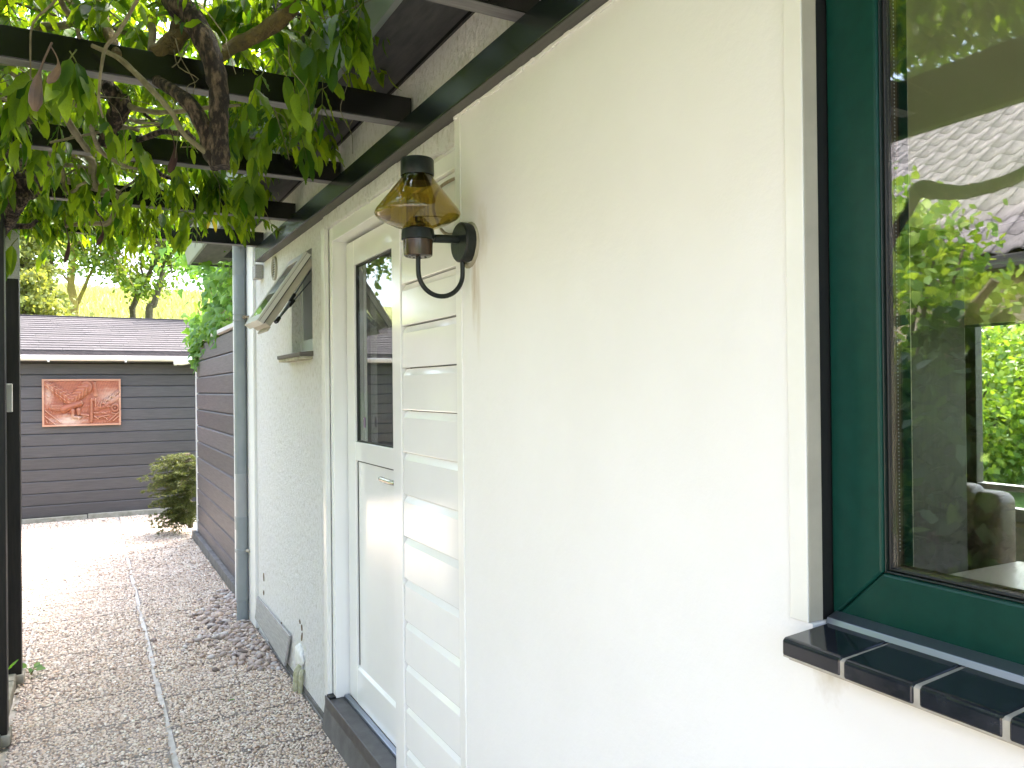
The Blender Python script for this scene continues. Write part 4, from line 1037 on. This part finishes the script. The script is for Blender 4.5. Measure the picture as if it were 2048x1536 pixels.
def shed():
    t = thing('shed', 'low dark timber shed with shingle roof and white gutter at the path end', 'shed', (0, 11, 0))
    Y = 10.9; z = .055; x0, x1 = -3.4, 3.2
    while z < 1.95:
        z1 = min(z + .143, 1.96)
        MB().prism([(Y + .02, z + .003), (Y, z + .003), (Y - .002, z1 - .014), (Y + .010, z1 - .002), (Y + .02, z1 - .002)], 'x', x0, x1).build('board', M['shedb'], t, .002); z = z1
    MB().box(x0, x1, Y + .021, 13.4, 0.0, 1.95).build('backing', M['shedb'], t)
    box('edging', x0, -.02, Y - .07, Y - .002, -.02, .052, M['concrete'], t, .006); box('edging', -.012, x1, Y - .075, Y - .003, -.02, .06, M['concrete'], t, .006)
    MB().box(x0 - .1, x1 + .1, Y - .13, Y - .105, 1.985, 2.06).build('fascia', pmat('brown fascia', (.14, .10, .09), .7), t, .003)
    MB().box(x0 - .1, x1 + .1, Y - .104, Y + .02, 1.962, 1.984).build('eave_board', M['soffit'], t)
    # gutter, half round
    n = 10; pr = [(Y - .185 + .055 * math.cos(a), 1.985 + .055 * math.sin(a)) for a in [math.pi + math.pi * q / n for q in range(n + 1)]]
    pi = [(Y - .185 + .050 * math.cos(a), 1.987 + .050 * math.sin(a)) for a in [2 * math.pi - math.pi * q / n for q in range(n + 1)]]
    MB().prism(pr + pi, 'x', x0 - .1, x1 + .1).build('gutter', M['whitepvc'], t)
    MB().box(x0 - .1, x1 + .1, Y - .246, Y - .236, 1.98, 1.994).build('gutter_lip', M['whitepvc'], t, .003)
    for xb in (-2.2, -.42, .40, 1.12, 2.0): MB().box(xb, xb + .02, Y - .252, Y - .12, 1.915, 1.929).box(xb, xb + .02, Y - .2525, Y - .2465, 1.929, 1.995).build('gutter_bracket', M['whitepvc'], t)
    # outlet bend running to the right
    MB().tube(smoothpts([(.99, Y - .19, 1.915), (1.05, Y - .21, 1.912), (1.15, Y - .25, 1.93), (1.35, Y - .4, 1.98)]), .030, 12).build('gutter_outlet', M['whitepvc'], t, smooth=True)
    MB().tube([(.965, Y - .18, 1.915), (.99, Y - .19, 1.915)], .036, 12).build('gutter_socket', M['whitepvc'], t, smooth=True)
    # shingle courses, stepped
    m = MB(); n = 16; ya, za, yb, zb = Y - .16, 2.055, Y + 1.55, 2.60
    for q in range(n):
        a = q / n; b = (q + 1.25) / n; xs = x0 - .12 + rnd.uniform(0, .3)
        while xs < x1 + .12:
            xe = min(xs + rnd.choice((.33, .33, 1.0)), x1 + .12)
            ylo, zlo = ya + (yb - ya) * a, za + (zb - za) * a; yhi, zhi = ya + (yb - ya) * min(1, b), za + (zb - za) * min(1, b)
            up = .009 + rnd.uniform(-.001, .002)
            m.add([(xs + .002, ylo, zlo), (xe - .002, ylo, zlo), (xe - .002, ylo, zlo + up), (xs + .002, ylo, zlo + up), (xs + .002, yhi, zhi), (xe - .002, yhi, zhi)], [(0, 1, 2, 3), (3, 2, 5, 4), (0, 3, 4), (1, 5, 2)]); xs = xe
    tag(m.build('roof_shingles', M['shingle'], t), kind='stuff')
    MB().prism([(ya, za - .004), (yb, zb - .004), (13.6, 2.3), (13.6, 2.0), (ya, za - .05)], 'x', x0 - .1, x1 + .1).build('roof_deck', M['shingle'], t)
    MB().box(x0 - .12, x1 + .12, yb - .03, yb + .06, zb - .01, zb + .016).build('ridge_strip', M['shingle'], t, .004)
shed()

# carved relief on the shed
def relief():
    t = thing('carved_relief', 'red brown carved wooden relief of an eagle hanging on the shed wall', 'carving', (-.064, 10.89, 1.43))
    X0, X1, Z0, Z1 = -.486, .358, 1.141, 1.713; Yf = 10.862
    MB().box(X0, X1, Yf + .0125, 10.896, Z0, Z1).build('panel', M['carve'], t, .003)
    m = MB(); b = .022
    m.box(X0, X1, Yf - .004, Yf + .0125, Z1 - b, Z1).box(X0, X1, Yf - .004, Yf + .0125, Z0, Z0 + b).box(X0, X0 + b, Yf - .004, Yf + .0125, Z0 + b, Z1 - b).box(X1 - b, X1, Yf - .004, Yf + .0125, Z0 + b, Z1 - b)
    m.build('border', M['carve'], t, .002)
    nx, nz = 190, 128
    U, V = np.meshgrid(np.linspace(155, 1850, nx), np.linspace(205, 1205, nz))
    h = np.zeros_like(U)
    def cap(ax, ay, bx, by, ra, rb, ht, base=None):
        """rounded ridge from a to b"""
        dx, dy = bx - ax, by - ay; tt = np.clip(((U - ax) * dx + (V - ay) * dy) / (dx * dx + dy * dy), 0, 1)
        dd = np.hypot(U - ax - tt * dx, V - ay - tt * dy) / (ra + (rb - ra) * tt)
        return ht * np.sqrt(np.clip(1 - dd * dd, 0, 1)), tt, dd
    def put(r): np.maximum(h, r, out=h)
    # ground swell, waves, grass strokes
    h += .002 * np.sin(V * .06 + .01 * U) * (V > 700) + .0015 * np.sin(U * .11 + V * .05)
    r, tt, dd = cap(740, 640, 260, 300, 135, 70, .022); put(np.where(dd < 1, r + .004 * np.sin(tt * 34 + dd * 5) + .003 * np.sin(dd * 14), 0))
    r, tt, dd = cap(790, 640, 1090, 380, 100, 150, .028); put(np.where(dd < 1, r + .003 * np.sin(tt * 26 + dd * 9), 0))
    r, tt, dd = cap(600, 840, 970, 720, 85, 62, .034); put(r)
    r, tt, dd = cap(380, 800, 560, 810, 75, 85, .022); put(np.where(dd < 1, r + .004 * np.sin(V * .16), 0))
    for a in ((985, 690, 1010, 740, 36, 16, .036), (795, 880, 800, 980, 60, 40, .030), (920, 870, 925, 950, 62, 40, .032), (820, 1010, 960, 1025, 30, 24, .028), (900, 1010, 930, 1050, 24, 18, .03), (985, 960, 1130, 985, 34, 26, .024),
              (1205, 640, 1195, 1095, 34, 44, .020), (1270, 300, 1300, 540, 40, 50, .014), (1290, 640, 1290, 780, 30, 30, .016), (1180, 660, 1230, 665, 30, 30, .014)):
        put(cap(*a)[0])
    for k in range(14):
        a = 1320 + k * 34; put(cap(a, 800 - k * 24 + 30 * (k % 3), a + 50, 700 - k * 20 + 40 * (k % 2), 24, 12, .012 + .004 * (k % 3))[0])
    put(cap(1300, 850, 1480, 800, 60, 40, .010)[0]); put(cap(1480, 800, 1790, 600, 50, 60, .012)[0])
    dd = np.hypot(U - 1720, V - 830); put(np.where(abs(dd - 70) < 20, .016, 0) + np.where(dd < 28, .016, 0))
    for (a, b_, c, d) in ((1260, 935, 1345, 940), (1430, 935, 1515, 945), (1360, 1030, 1590, 985), (1540, 800, 1620, 800), (1520, 1050, 1540, 1080), (1650, 945, 1750, 960), (1430, 1010, 1500, 1040), (1260, 1010, 1350, 1060)):
        put(cap(a, b_, c, d, 20, 16, .013)[0])
    for (a, b_, c, d) in ((215, 985, 430, 1160), (225, 870, 540, 1120), (1590, 1110, 1795, 935), (1680, 1110, 1790, 1020)): put(cap(a, b_, c, d, 17, 17, .012)[0])
    put(cap(240, 1080, 260, 1120, 22, 22, .012)[0]); put(cap(240, 520, 300, 580, 30, 24, .008)[0])
    h = np.maximum(h * 1.5, -.004)
    x = X0 + (X1 - X0) * (U - 155) / (1850 - 155); zz = Z1 - (Z1 - Z0) * (V - 205) / 1000
    v = np.stack([x.ravel(), (Yf + .010 - h).ravel(), zz.ravel()], 1)
    idx = np.arange(nx * nz).reshape(nz, nx); f = np.stack([idx[:-1, :-1], idx[1:, :-1], idx[1:, 1:], idx[:-1, 1:]], -1).reshape(-1, 4)
    npobj('eagle_carving', v, f, M['carve'], t, True)
relief()

# ================================================================== IVY, FIR, TREES
def ivy():
    t = thing('ivy', 'bright green ivy spilling over the top of the dark timber wall', 'ivy', (1.05, 7.6, 2.0))
    L = []
    def clump(c, s, n, out=(-.8, -.5, .2)):
        for _ in range(n):
            p = Vector(c) + Vector((rnd.gauss(0, s[0]), rnd.gauss(0, s[1]), rnd.gauss(0, s[2])))
            d = Vector((rnd.gauss(-.25, .5), rnd.gauss(-.2, .5), rnd.gauss(-.9, .4))); nr = Vector(out) + Vector((rnd.gauss(0, .5), rnd.gauss(0, .5), rnd.gauss(.3, .5)))
            L.append((tuple(p), tuple(d), tuple(nr), rnd.uniform(.05, .10), 0))
    clump((1.12, 8.2, 2.22), (.09, .35, .10), 420); clump((1.0, 8.4, 2.12), (.05, .22, .10), 240); clump((1.15, 7.5, 2.35), (.10, .35, .16), 420)
    clump((1.2, 7.2, 2.62), (.14, .35, .14), 380); clump((1.02, 7.6, 2.16), (.05, .3, .06), 120); clump((.99, 8.62, 1.95), (.03, .07, .09), 70)
    clump((1.1, 7.4, 2.9), (.16, .3, .16), 260); clump((.95, 7.9, 2.82), (.18, .25, .06), 120)
    emit_leaves(L, t, M['ivy'], M['ivyo'], [IVY], 300, 'ivy_leaf', 'foliage')
    m = MB()
    for q in range(24):
        y = rnd.uniform(6.9, 8.6); P = [Vector((1.15, y, 2.1))]
        for s in range(5): P.append(P[-1] + Vector((rnd.gauss(-.02, .04), rnd.gauss(0, .09), rnd.gauss(.06, .08))))
        m.tube(smoothpts(P, 3), list(np.linspace(.006, .002, 16)), 5)
    o = m.build('stems', M['twig'], t, smooth=True); tag(o, kind='stuff')
ivy()

def fir():
    t = thing('fir_shrub', 'low spreading dark green fir shrub at the corner of the timber wall', 'shrub', (.93, 9.0, 0))
    tw = MB(); pos = []; d = []; nr = []; sl = []
    base = Vector((.98, 9.2, .05))
    tw.tube([base, base + Vector((-.02, 0, .35)), base + Vector((-.04, 0, .75))], [.03, .025, .012], 8)
    for b in range(190):
        hgt = rnd.uniform(.1, .82); a = rnd.uniform(1.7, 5.2)
        L = rnd.uniform(.16, .46) * (1.1 - .45 * abs(hgt - .55)); dr = Vector((math.cos(a), math.sin(a) * .8, rnd.uniform(-.15, .35))).normalized()
        p = base + Vector((0, 0, hgt)); P = [p.copy()]
        for s in range(7):
            dr = (dr + Vector((rnd.gauss(0, .07), rnd.gauss(0, .07), -.05))).normalized(); p = p + dr * L / 7; P.append(p.copy())
        tw.tube(P, list(np.linspace(.005, .0015, 8)), 4)
        for i in range(2, 8):
            side = dr.cross(Vector((0, 0, 1))).normalized()
            for s in (-1, 1):
                tl = rnd.uniform(.05, .13) * (1.2 - i / 9); td = (side * s + dr * .8 + Vector((0, 0, rnd.gauss(-.1, .2)))).normalized()
                for k in range(10):
                    q = P[i] + td * tl * k / 10
                    for _ in range(4):
                        nd_ = (td * .7 + Vector((rnd.gauss(0, .7), rnd.gauss(0, .7), rnd.gauss(.1, .7)))).normalized()
                        pos.append(tuple(q)); d.append(tuple(nd_)); nr.append((rnd.gauss(0, 1), rnd.gauss(0, 1), rnd.gauss(0, 1))); sl.append(rnd.uniform(.018, .030))
    tw.build('branches', M['trunk'], t, smooth=True)
    bl = (np.array([(-.09, 0, 0), (.09, 0, 0), (0, 1, 0)]), np.array([(0, 1, 2)]))
    v, f = scatter(bl[0], bl[1], np.array(pos), frames(np.array(d), np.array(nr)), np.array(sl))
    o = npobj('needles', v, f, M['fir'], t); tag(o, kind='stuff')
fir()

def leaf_cloud(centres, per, spread, size, flat=.6):
    c = np.repeat(np.array(centres), per, 0); n = len(c)
    p = c + rg.normal(0, 1, (n, 3)) * np.array([spread, spread, spread * flat])
    d = rg.normal(0, 1, (n, 3)) + np.array([0, 0, -.4]); nr = rg.normal(0, .7, (n, 3)) + np.array([0, 0, .8])
    return scatter(CARD[0], CARD[1], p, frames(d, nr), size * rg.uniform(.6, 1.3, n))
def grow(mb, p, d, L, r, depth, tips, spread=.55, up=.12):
    P = [p]; n = 4; q = p.copy()
    for i in range(n):
        d = (d + Vector((rnd.gauss(0, .12), rnd.gauss(0, .12), rnd.gauss(up, .08)))).normalized(); q = q + d * L / n; P.append(q.copy())
    mb.tube(P, list(np.linspace(r, r * .62, n + 1)), 7 if depth > 1 else 5)
    if depth == 0: tips += [P[-1], P[-2]]; return
    for k in range(3 if depth > 1 else 3):
        s = P[rnd.choice((2, 3, 4, 4))]
        dd = (d + Vector((rnd.gauss(0, spread), rnd.gauss(0, spread), rnd.gauss(.0, spread * .6)))).normalized()
        grow(mb, s, dd, L * rnd.uniform(.55, .8), r * .55, depth - 1, tips, spread, up)
    if depth <= 2: tips.append(P[-1])
def tree(name, label, base, lean, L, r, mat, leafm, depth=3, per=26, spread=.33, size=.14, group=None, spreadb=.55, up=.12):
    t = thing(name, label, 'tree', base, group); mb = MB(); tips = []
    grow(mb, Vector(base), Vector(lean).normalized(), L, r, depth, tips, spreadb, up)
    mb.build('trunk', mat, t, smooth=True)
    v, f = leaf_cloud([tuple(p) for p in tips], per, spread, size)
    o = npobj('crown', v, f, leafm, t); tag(o, kind='stuff'); return t
GT = 'trees on the slope behind the shed'
def sited_tree(label, Y, trunk, r, mat, crown, leafm, per, size, limbs=(), spread=.16):
    """trunk and limbs through given points at distance Y; crown: clump boxes (x0, x1, y0, y1, n)"""
    P = [px(x, y, Y) for x, y in trunk]; base = Vector((P[0].x, P[0].y, -.03)); P = [base] + P
    t = thing('garden_tree', label, 'tree', base, GT); mb = MB()
    mb.tube(smoothpts(P, 5), list(np.linspace(r * .8, r * .42, len(P))), 8)
    for lm, lr in limbs:
        L = [px(x, y, Y + rnd.uniform(-.2, .2)) for x, y in lm]
        mb.tube(smoothpts(L, 4), list(np.linspace(lr, lr * .35, len(L))), 6)
    cs = []
    for (x0, x1, y0, y1, n) in crown:
        for _ in range(n):
            c = px(rnd.uniform(x0, x1), rnd.uniform(y0, y1), Y + rnd.gauss(0, .7)); cs.append(tuple(c))
            e = P[-1].lerp(P[-2], rnd.uniform(0, 1.2)); m = e.lerp(c, .5) + Vector((rnd.gauss(0, .15), rnd.gauss(0, .15), .12))
            mb.tube(smoothpts([e, m, c], 3), [r * .22, r * .12, .006], 4)
    mb.v = [tuple(Vector(v) + Vector([mnoise.noise(Vector(v) * 5 + Vector((q * 9, 0, 0))) for q in range(3)]) * r * .35) for v in mb.v]
    mb.build('trunk', mat, t, smooth=True)
    v, f = leaf_cloud(cs, per, spread, size)
    o = npobj('crown', v, f, leafm, t); tag(o, kind='stuff'); return t
sited_tree('grey barked tree far left behind the shed beside the conifer', 19, [(97, 640), (94, 590), (98, 540), (100, 490), (96, 430)], .14, M['trunk'], [(30, 200, 380, 505, 46), (110, 150, 500, 545, 5)], M['tleaf'], 42, .095,
    [([(98, 545), (75, 520), (50, 505)], .05)])
sited_tree('tree with straight yellow lichened trunk behind the shed', 18, [(147, 640), (146, 600), (142, 560), (144, 520), (140, 470), (150, 420)], .115, M['trunky'], [(120, 260, 380, 500, 44), (165, 215, 500, 540, 7)], M['tleaf'], 42, .095,
    [([(146, 575), (130, 555), (118, 540)], .03)])
sited_tree('slim tree leaning right from the foot of the yellow trunk', 18.6, [(152, 640), (158, 600), (172, 568), (185, 540), (205, 512), (225, 490)], .062, M['trunky'], [(235, 262, 540, 562, 6), (262, 300, 548, 590, 11), (205, 245, 515, 540, 7), (200, 300, 420, 500, 22)], M['tleaf'], 38, .085)
sited_tree('thin dark tree leaning right, left one of the leaning pair behind the shed', 18.5, [(267, 640), (266, 618), (280, 585), (292, 560), (305, 532), (325, 505), (345, 480)], .085, M['trunk'], [(285, 330, 515, 545, 6), (290, 400, 400, 505, 30), (262, 285, 560, 580, 4)], M['tleaf'], 38, .085,
    [([(266, 622), (272, 600), (270, 575)], .025), ([(292, 560), (282, 535), (284, 505)], .03), ([(305, 532), (305, 500), (312, 470)], .04)])
sited_tree('thicker dark tree leaning right with dead side twigs, right one of the leaning pair', 18, [(297, 640), (307, 610), (318, 575), (324, 548), (331, 520), (345, 490), (352, 460)], .105, M['trunk'], [(320, 372, 500, 530, 12), (330, 470, 400, 500, 34), (325, 345, 565, 590, 3)], M['tleaf'], 38, .085,
    [([(318, 577), (328, 574), (334, 575)], .014), ([(312, 600), (320, 598)], .012), ([(327, 540), (340, 530), (352, 528)], .02), ([(331, 522), (322, 505), (318, 480)], .04), ([(345, 492), (362, 480), (380, 478)], .035)])
sited_tree('leafy tree overhanging behind the ivy and the house eave', 14, [(520, 640), (505, 600), (480, 560), (455, 520), (430, 500)], .12, M['trunk'], [(375, 480, 470, 540, 34), (420, 520, 540, 600, 12), (400, 520, 400, 480, 22)], M['ivy'], 60, .085)
def conifer(base, h, label):
    t = thing('conifer', label, 'tree', base); mb = MB(); b = Vector(base)
    mb.tube([b, b + Vector((0, 0, h))], [.13, .02], 8); cs = []
    z = .6
    while z < h:
        for k in range(6):
            a = rnd.uniform(0, 6.28); L = (h - z) * .30 + .3; d = Vector((math.cos(a), math.sin(a), -.12)); P = [b + Vector((0, 0, z)) + d * L * q / 5 for q in range(6)]
            mb.tube(P, list(np.linspace(.02, .004, 6)), 4); cs += [tuple(p) for p in P[1:]]
        z += .22
    mb.build('trunk', M['trunk'], t, smooth=True)
    v, f = leaf_cloud(cs, 30, .12, .075, .5); o = npobj('crown', v, f, M['cleaf'], t); tag(o, kind='stuff')
conifer((-.98, 16.5, -.03), 4.6, 'feathery pale conifer beside the left end of the shed roof')

# ================================================================== GARDEN seen in the panes
def shrub(base, rx, ry, h, leafm, label, n=80, size=.075, group=None, name='garden_shrub'):
    t = thing(name, label, 'shrub', base, group); mb = MB(); cs = []; b = Vector(base)
    for k in range(9):
        a = rnd.uniform(0, 6.28); e = b + Vector((math.cos(a) * rx * .6, math.sin(a) * ry * .6, h * rnd.uniform(.5, .85)))
        mb.tube(smoothpts([b, b.lerp(e, .5) + Vector((0, 0, h * .12)), e], 3), list(np.linspace(.03, .008, 7)), 5)
    mb.build('stems', M['trunk'], t, smooth=True)
    for k in range(n):
        u, v_, q = rnd.gauss(0, 1), rnd.gauss(0, 1), rnd.gauss(0, 1); l = math.sqrt(u * u + v_ * v_ + q * q) or 1; rr = rnd.uniform(.55, 1)
        cs.append((b.x + u / l * rx * rr, b.y + v_ / l * ry * rr, b.z + h * .52 + q / l * h * .46 * rr))
    v, f = leaf_cloud(cs, 80, min(rx, h) * .16, size); o = npobj('foliage', v, f, leafm, t); tag(o, kind='stuff'); return t
GS = 'shrubs in the garden left of the path'
for (x, y, rx, ry, h, mm, lb) in ((-2.7, 3.35, .75, .7, 3.0, 'hedge', 'bright green shrub reflected in the green window'), (-3.9, 4.3, 1.0, 1.0, 3.4, 'hedge', 'tall light shrub in the left garden before the neighbouring house'),
        (-1.5, 2.15, .55, .5, 1.95, 'hedged', 'dark leafy shrub close to the pergola posts'), (-2.0, 5.4, .7, .8, 1.9, 'hedge', 'round mid green shrub left of the far pergola post'), (-3.0, 8.0, 1.1, 1.1, 2.6, 'hedge', 'broad shrub near the left end of the shed'),
        (-4.6, 2.6, 1.0, 1.2, 2.4, 'hedged', 'dark shrub under the neighbouring wall')):
    shrub((x, y, 0), rx, ry, h, M[mm], lb, group=GS)
for (x, y, L, lb) in ((-6.5, 17, 3.0, 'leafy tree left of the shed roof'), (-3.2, 21, 3.3, 'tall tree behind the left half of the shed'), (-10, 24, 3.4, 'far tree at the left end of the dike'), (-7.5, 12.5, 2.6, 'small tree behind the neighbouring house')):
    tree('garden_tree', lb, (x, y, -.03), (.02, 0, 1), L, .15, M['trunk'], M['tleaf'], 4, 24, .5, .17, 'trees in the left garden')
def neighbour():
    t = thing('neighbour_house', 'pale brick bungalow with grey tiled roof across the garden', 'house', (-7.5, 2, 0))
    MB().box(-12, -6.6, -7, 9, 0, 2.75).build('wall', M['brick'], t)
    for zz in np.arange(.06, 2.7, .0667): MB().box(-6.6, -6.5985, -7, 9, zz, zz + .008).build('mortar_joint', M['mortar'], t)
    MB().box(-6.25, -6.15, -7.3, 9.3, 2.72, 2.86).build('gutter', M['rubber'], t, .01)
    MB().box(-6.6, -6.58, 3.2, 4.6, 1.0, 2.2).build('window', M['dark'], t)
    MB().prism([(-6.2, 2.80), (-6.2, 2.85), (-10.2, 6.05), (-14.2, 2.85), (-14.2, 2.8), (-10.2, 5.97)], 'y', -7.3, 9.3).build('roof_deck', M['rooft'], t)
    # pan tiles, one mesh shared
    n = 9; v = []; f = []
    w_, l_ = .30, .40
    for i in range(n + 1):
        y = -w_ / 2 * 1.05 + w_ * 1.05 * i / n; zz = .028 * math.sin(2 * math.pi * i / n + .6)
        v += [(0, y, zz + .012), (-l_, y, zz), (0, y, zz - .012)]
    for i in range(n): a = i * 3; f += [(a, a + 3, a + 4, a + 1), (a + 2, a + 5, a + 3, a)]
    me = bpy.data.meshes.new('roof_tile'); me.from_pydata(v, [], f); me.materials.append(M['rooft']); me.shade_smooth()
    sl = math.atan2(6.05 - 2.85, 4.0)
    for c in range(14):
        for k in range(21):
            y = 2.4 + k * w_; s = c * .345
            o = bpy.data.objects.new('roof_tile', me); link(o); setp(o, t)
            o.matrix_basis = Matrix.Translation((-6.14 - s * math.cos(sl), y, 2.885 + s * math.sin(sl))) @ Matrix.Rotation(sl, 4, 'Y')
neighbour()
# garden beyond the room's far window
for (x, y, rx, ry, h, mm, lb) in ((11.5, 6.9, 1.6, 1.6, 2.4, 'hedge', 'rounded clipped shrub on the lawn seen through the room'), (10.6, 9.4, 1.5, 1.6, 2.6, 'hedge', 'light green shrub on the lawn behind the tall cupboard'), (13.2, 9.2, 2.2, 2.0, 3.6, 'hedge', 'taller shrub behind the clipped one on the back lawn'), (13.5, 5.6, 2.0, 2.0, 3.4, 'hedge', 'broad shrub at the right end of the back lawn'), (15.5, 7.5, 2.2, 3.0, 4.6, 'hedged', 'dark tall hedge shrub at the end of the back lawn')):
    shrub((x, y, -.03), rx, ry, h, M[mm], lb, 130, .09, 'shrubs on the back lawn')

# ================================================================== SMALL THINGS ON THE GROUND
def fallen(x, y, sz, mat, label, k):
    p = Vector((x, y, .008)); a = rnd.uniform(0, 6.28)
    fr = frames(np.array([[math.cos(a), math.sin(a), .12]]), np.array([[rnd.gauss(0, .2), rnd.gauss(0, .2), 1.0]]))[0]
    o = bpy.data.objects.new('fallen_leaf', npmesh('fallen_leaf', LEAVES[k][0], LEAVES[k][1], mat, True)); link(o)
    o.matrix_basis = Matrix([list(fr[r] * sz) + [p[r]] for r in range(3)] + [[0, 0, 0, 1]])
    s = o.modifiers.new('solid', 'SOLIDIFY'); s.thickness = .02
    tag(o, label, 'leaf', 'fallen leaves on the path')
def gp(x, y):
    d = f_ * 1553.55 + r2 * (x - 1024) - u2 * (y - 768); q = CAMP + d * (-CAMP.z / d.z); return q.x, q.y
for i, (a, b, s, mm, lb) in enumerate(((275, 1261, .045, 'dry', 'curled brown leaf left of the pale path joint'), (386, 1235, .04, 'dry', 'brown leaf between path joint and river stones'), (300, 1285, .045, 'dry', 'dark dry leaf stuck on the pale path joint'),
        (461, 1371, .03, 'dry', 'small red brown leaf near the stucco foot'), (470, 1402, .035, 'grassg', 'small green leaf lying below the red brown one'), (487, 1327, .03, 'dry', 'dark scrap of leaf below the river stones'),
        (510, 1500, .03, 'dry', 'dark leaf near the bottom edge of the path'), (302, 1500, .028, 'leafy', 'tiny yellow leaf on the near path slabs'), (605, 1507, .03, 'dry', 'brown leaf near the threshold plinth'), (315, 1228, .03, 'dry', 'tiny red leaf far along the path joint'))):
    x, y = gp(a, b); fallen(x, y, s, M[mm], lb, i % 4)
def weed(name, label, base, n, L, wid, bases, mat='grassg'):
    t = thing(name, label, 'plant', base)
    for k in range(n):
        a = rnd.uniform(0, 6.28); p0 = Vector(base); p1 = p0 + Vector((math.cos(a) * .03, math.sin(a) * .03, L * rnd.uniform(.4, .9)))
        MB().tube([p0, p0.lerp(p1, .5) + Vector((0, 0, .01)), p1], .0018, 5).build('stalk', M['stemg'], t)
        dv = np.array([[math.cos(a), math.sin(a), rnd.uniform(-.3, .8)]]); fr = frames(dv, np.array([[rnd.gauss(0, .3), -.6, .8]]))[0]; l = L * rnd.uniform(.5, .8)
        o = bpy.data.objects.new('leaf', npmesh('leaf', bases[0] * np.array([wid, 1, 1]), bases[1], M[mat], True)); link(o)
        o.parent = t; o.matrix_parent_inverse = Matrix.Translation(-Vector(base)); o.matrix_basis = Matrix([list(fr[r] * l) + [p1[r]] for r in range(3)] + [[0, 0, 0, 1]])
weed('weed', 'broad leaved weed growing at the foot of the far pergola post', (-.285, 5.02, 0), 6, .075, 1.5, LEAVES[1], 'ivyo')
weed('weed', 'grassy weed with upright blades between the pergola posts', (-.385, 4.72, .06), 3, .11, .6, LEAVES[3])
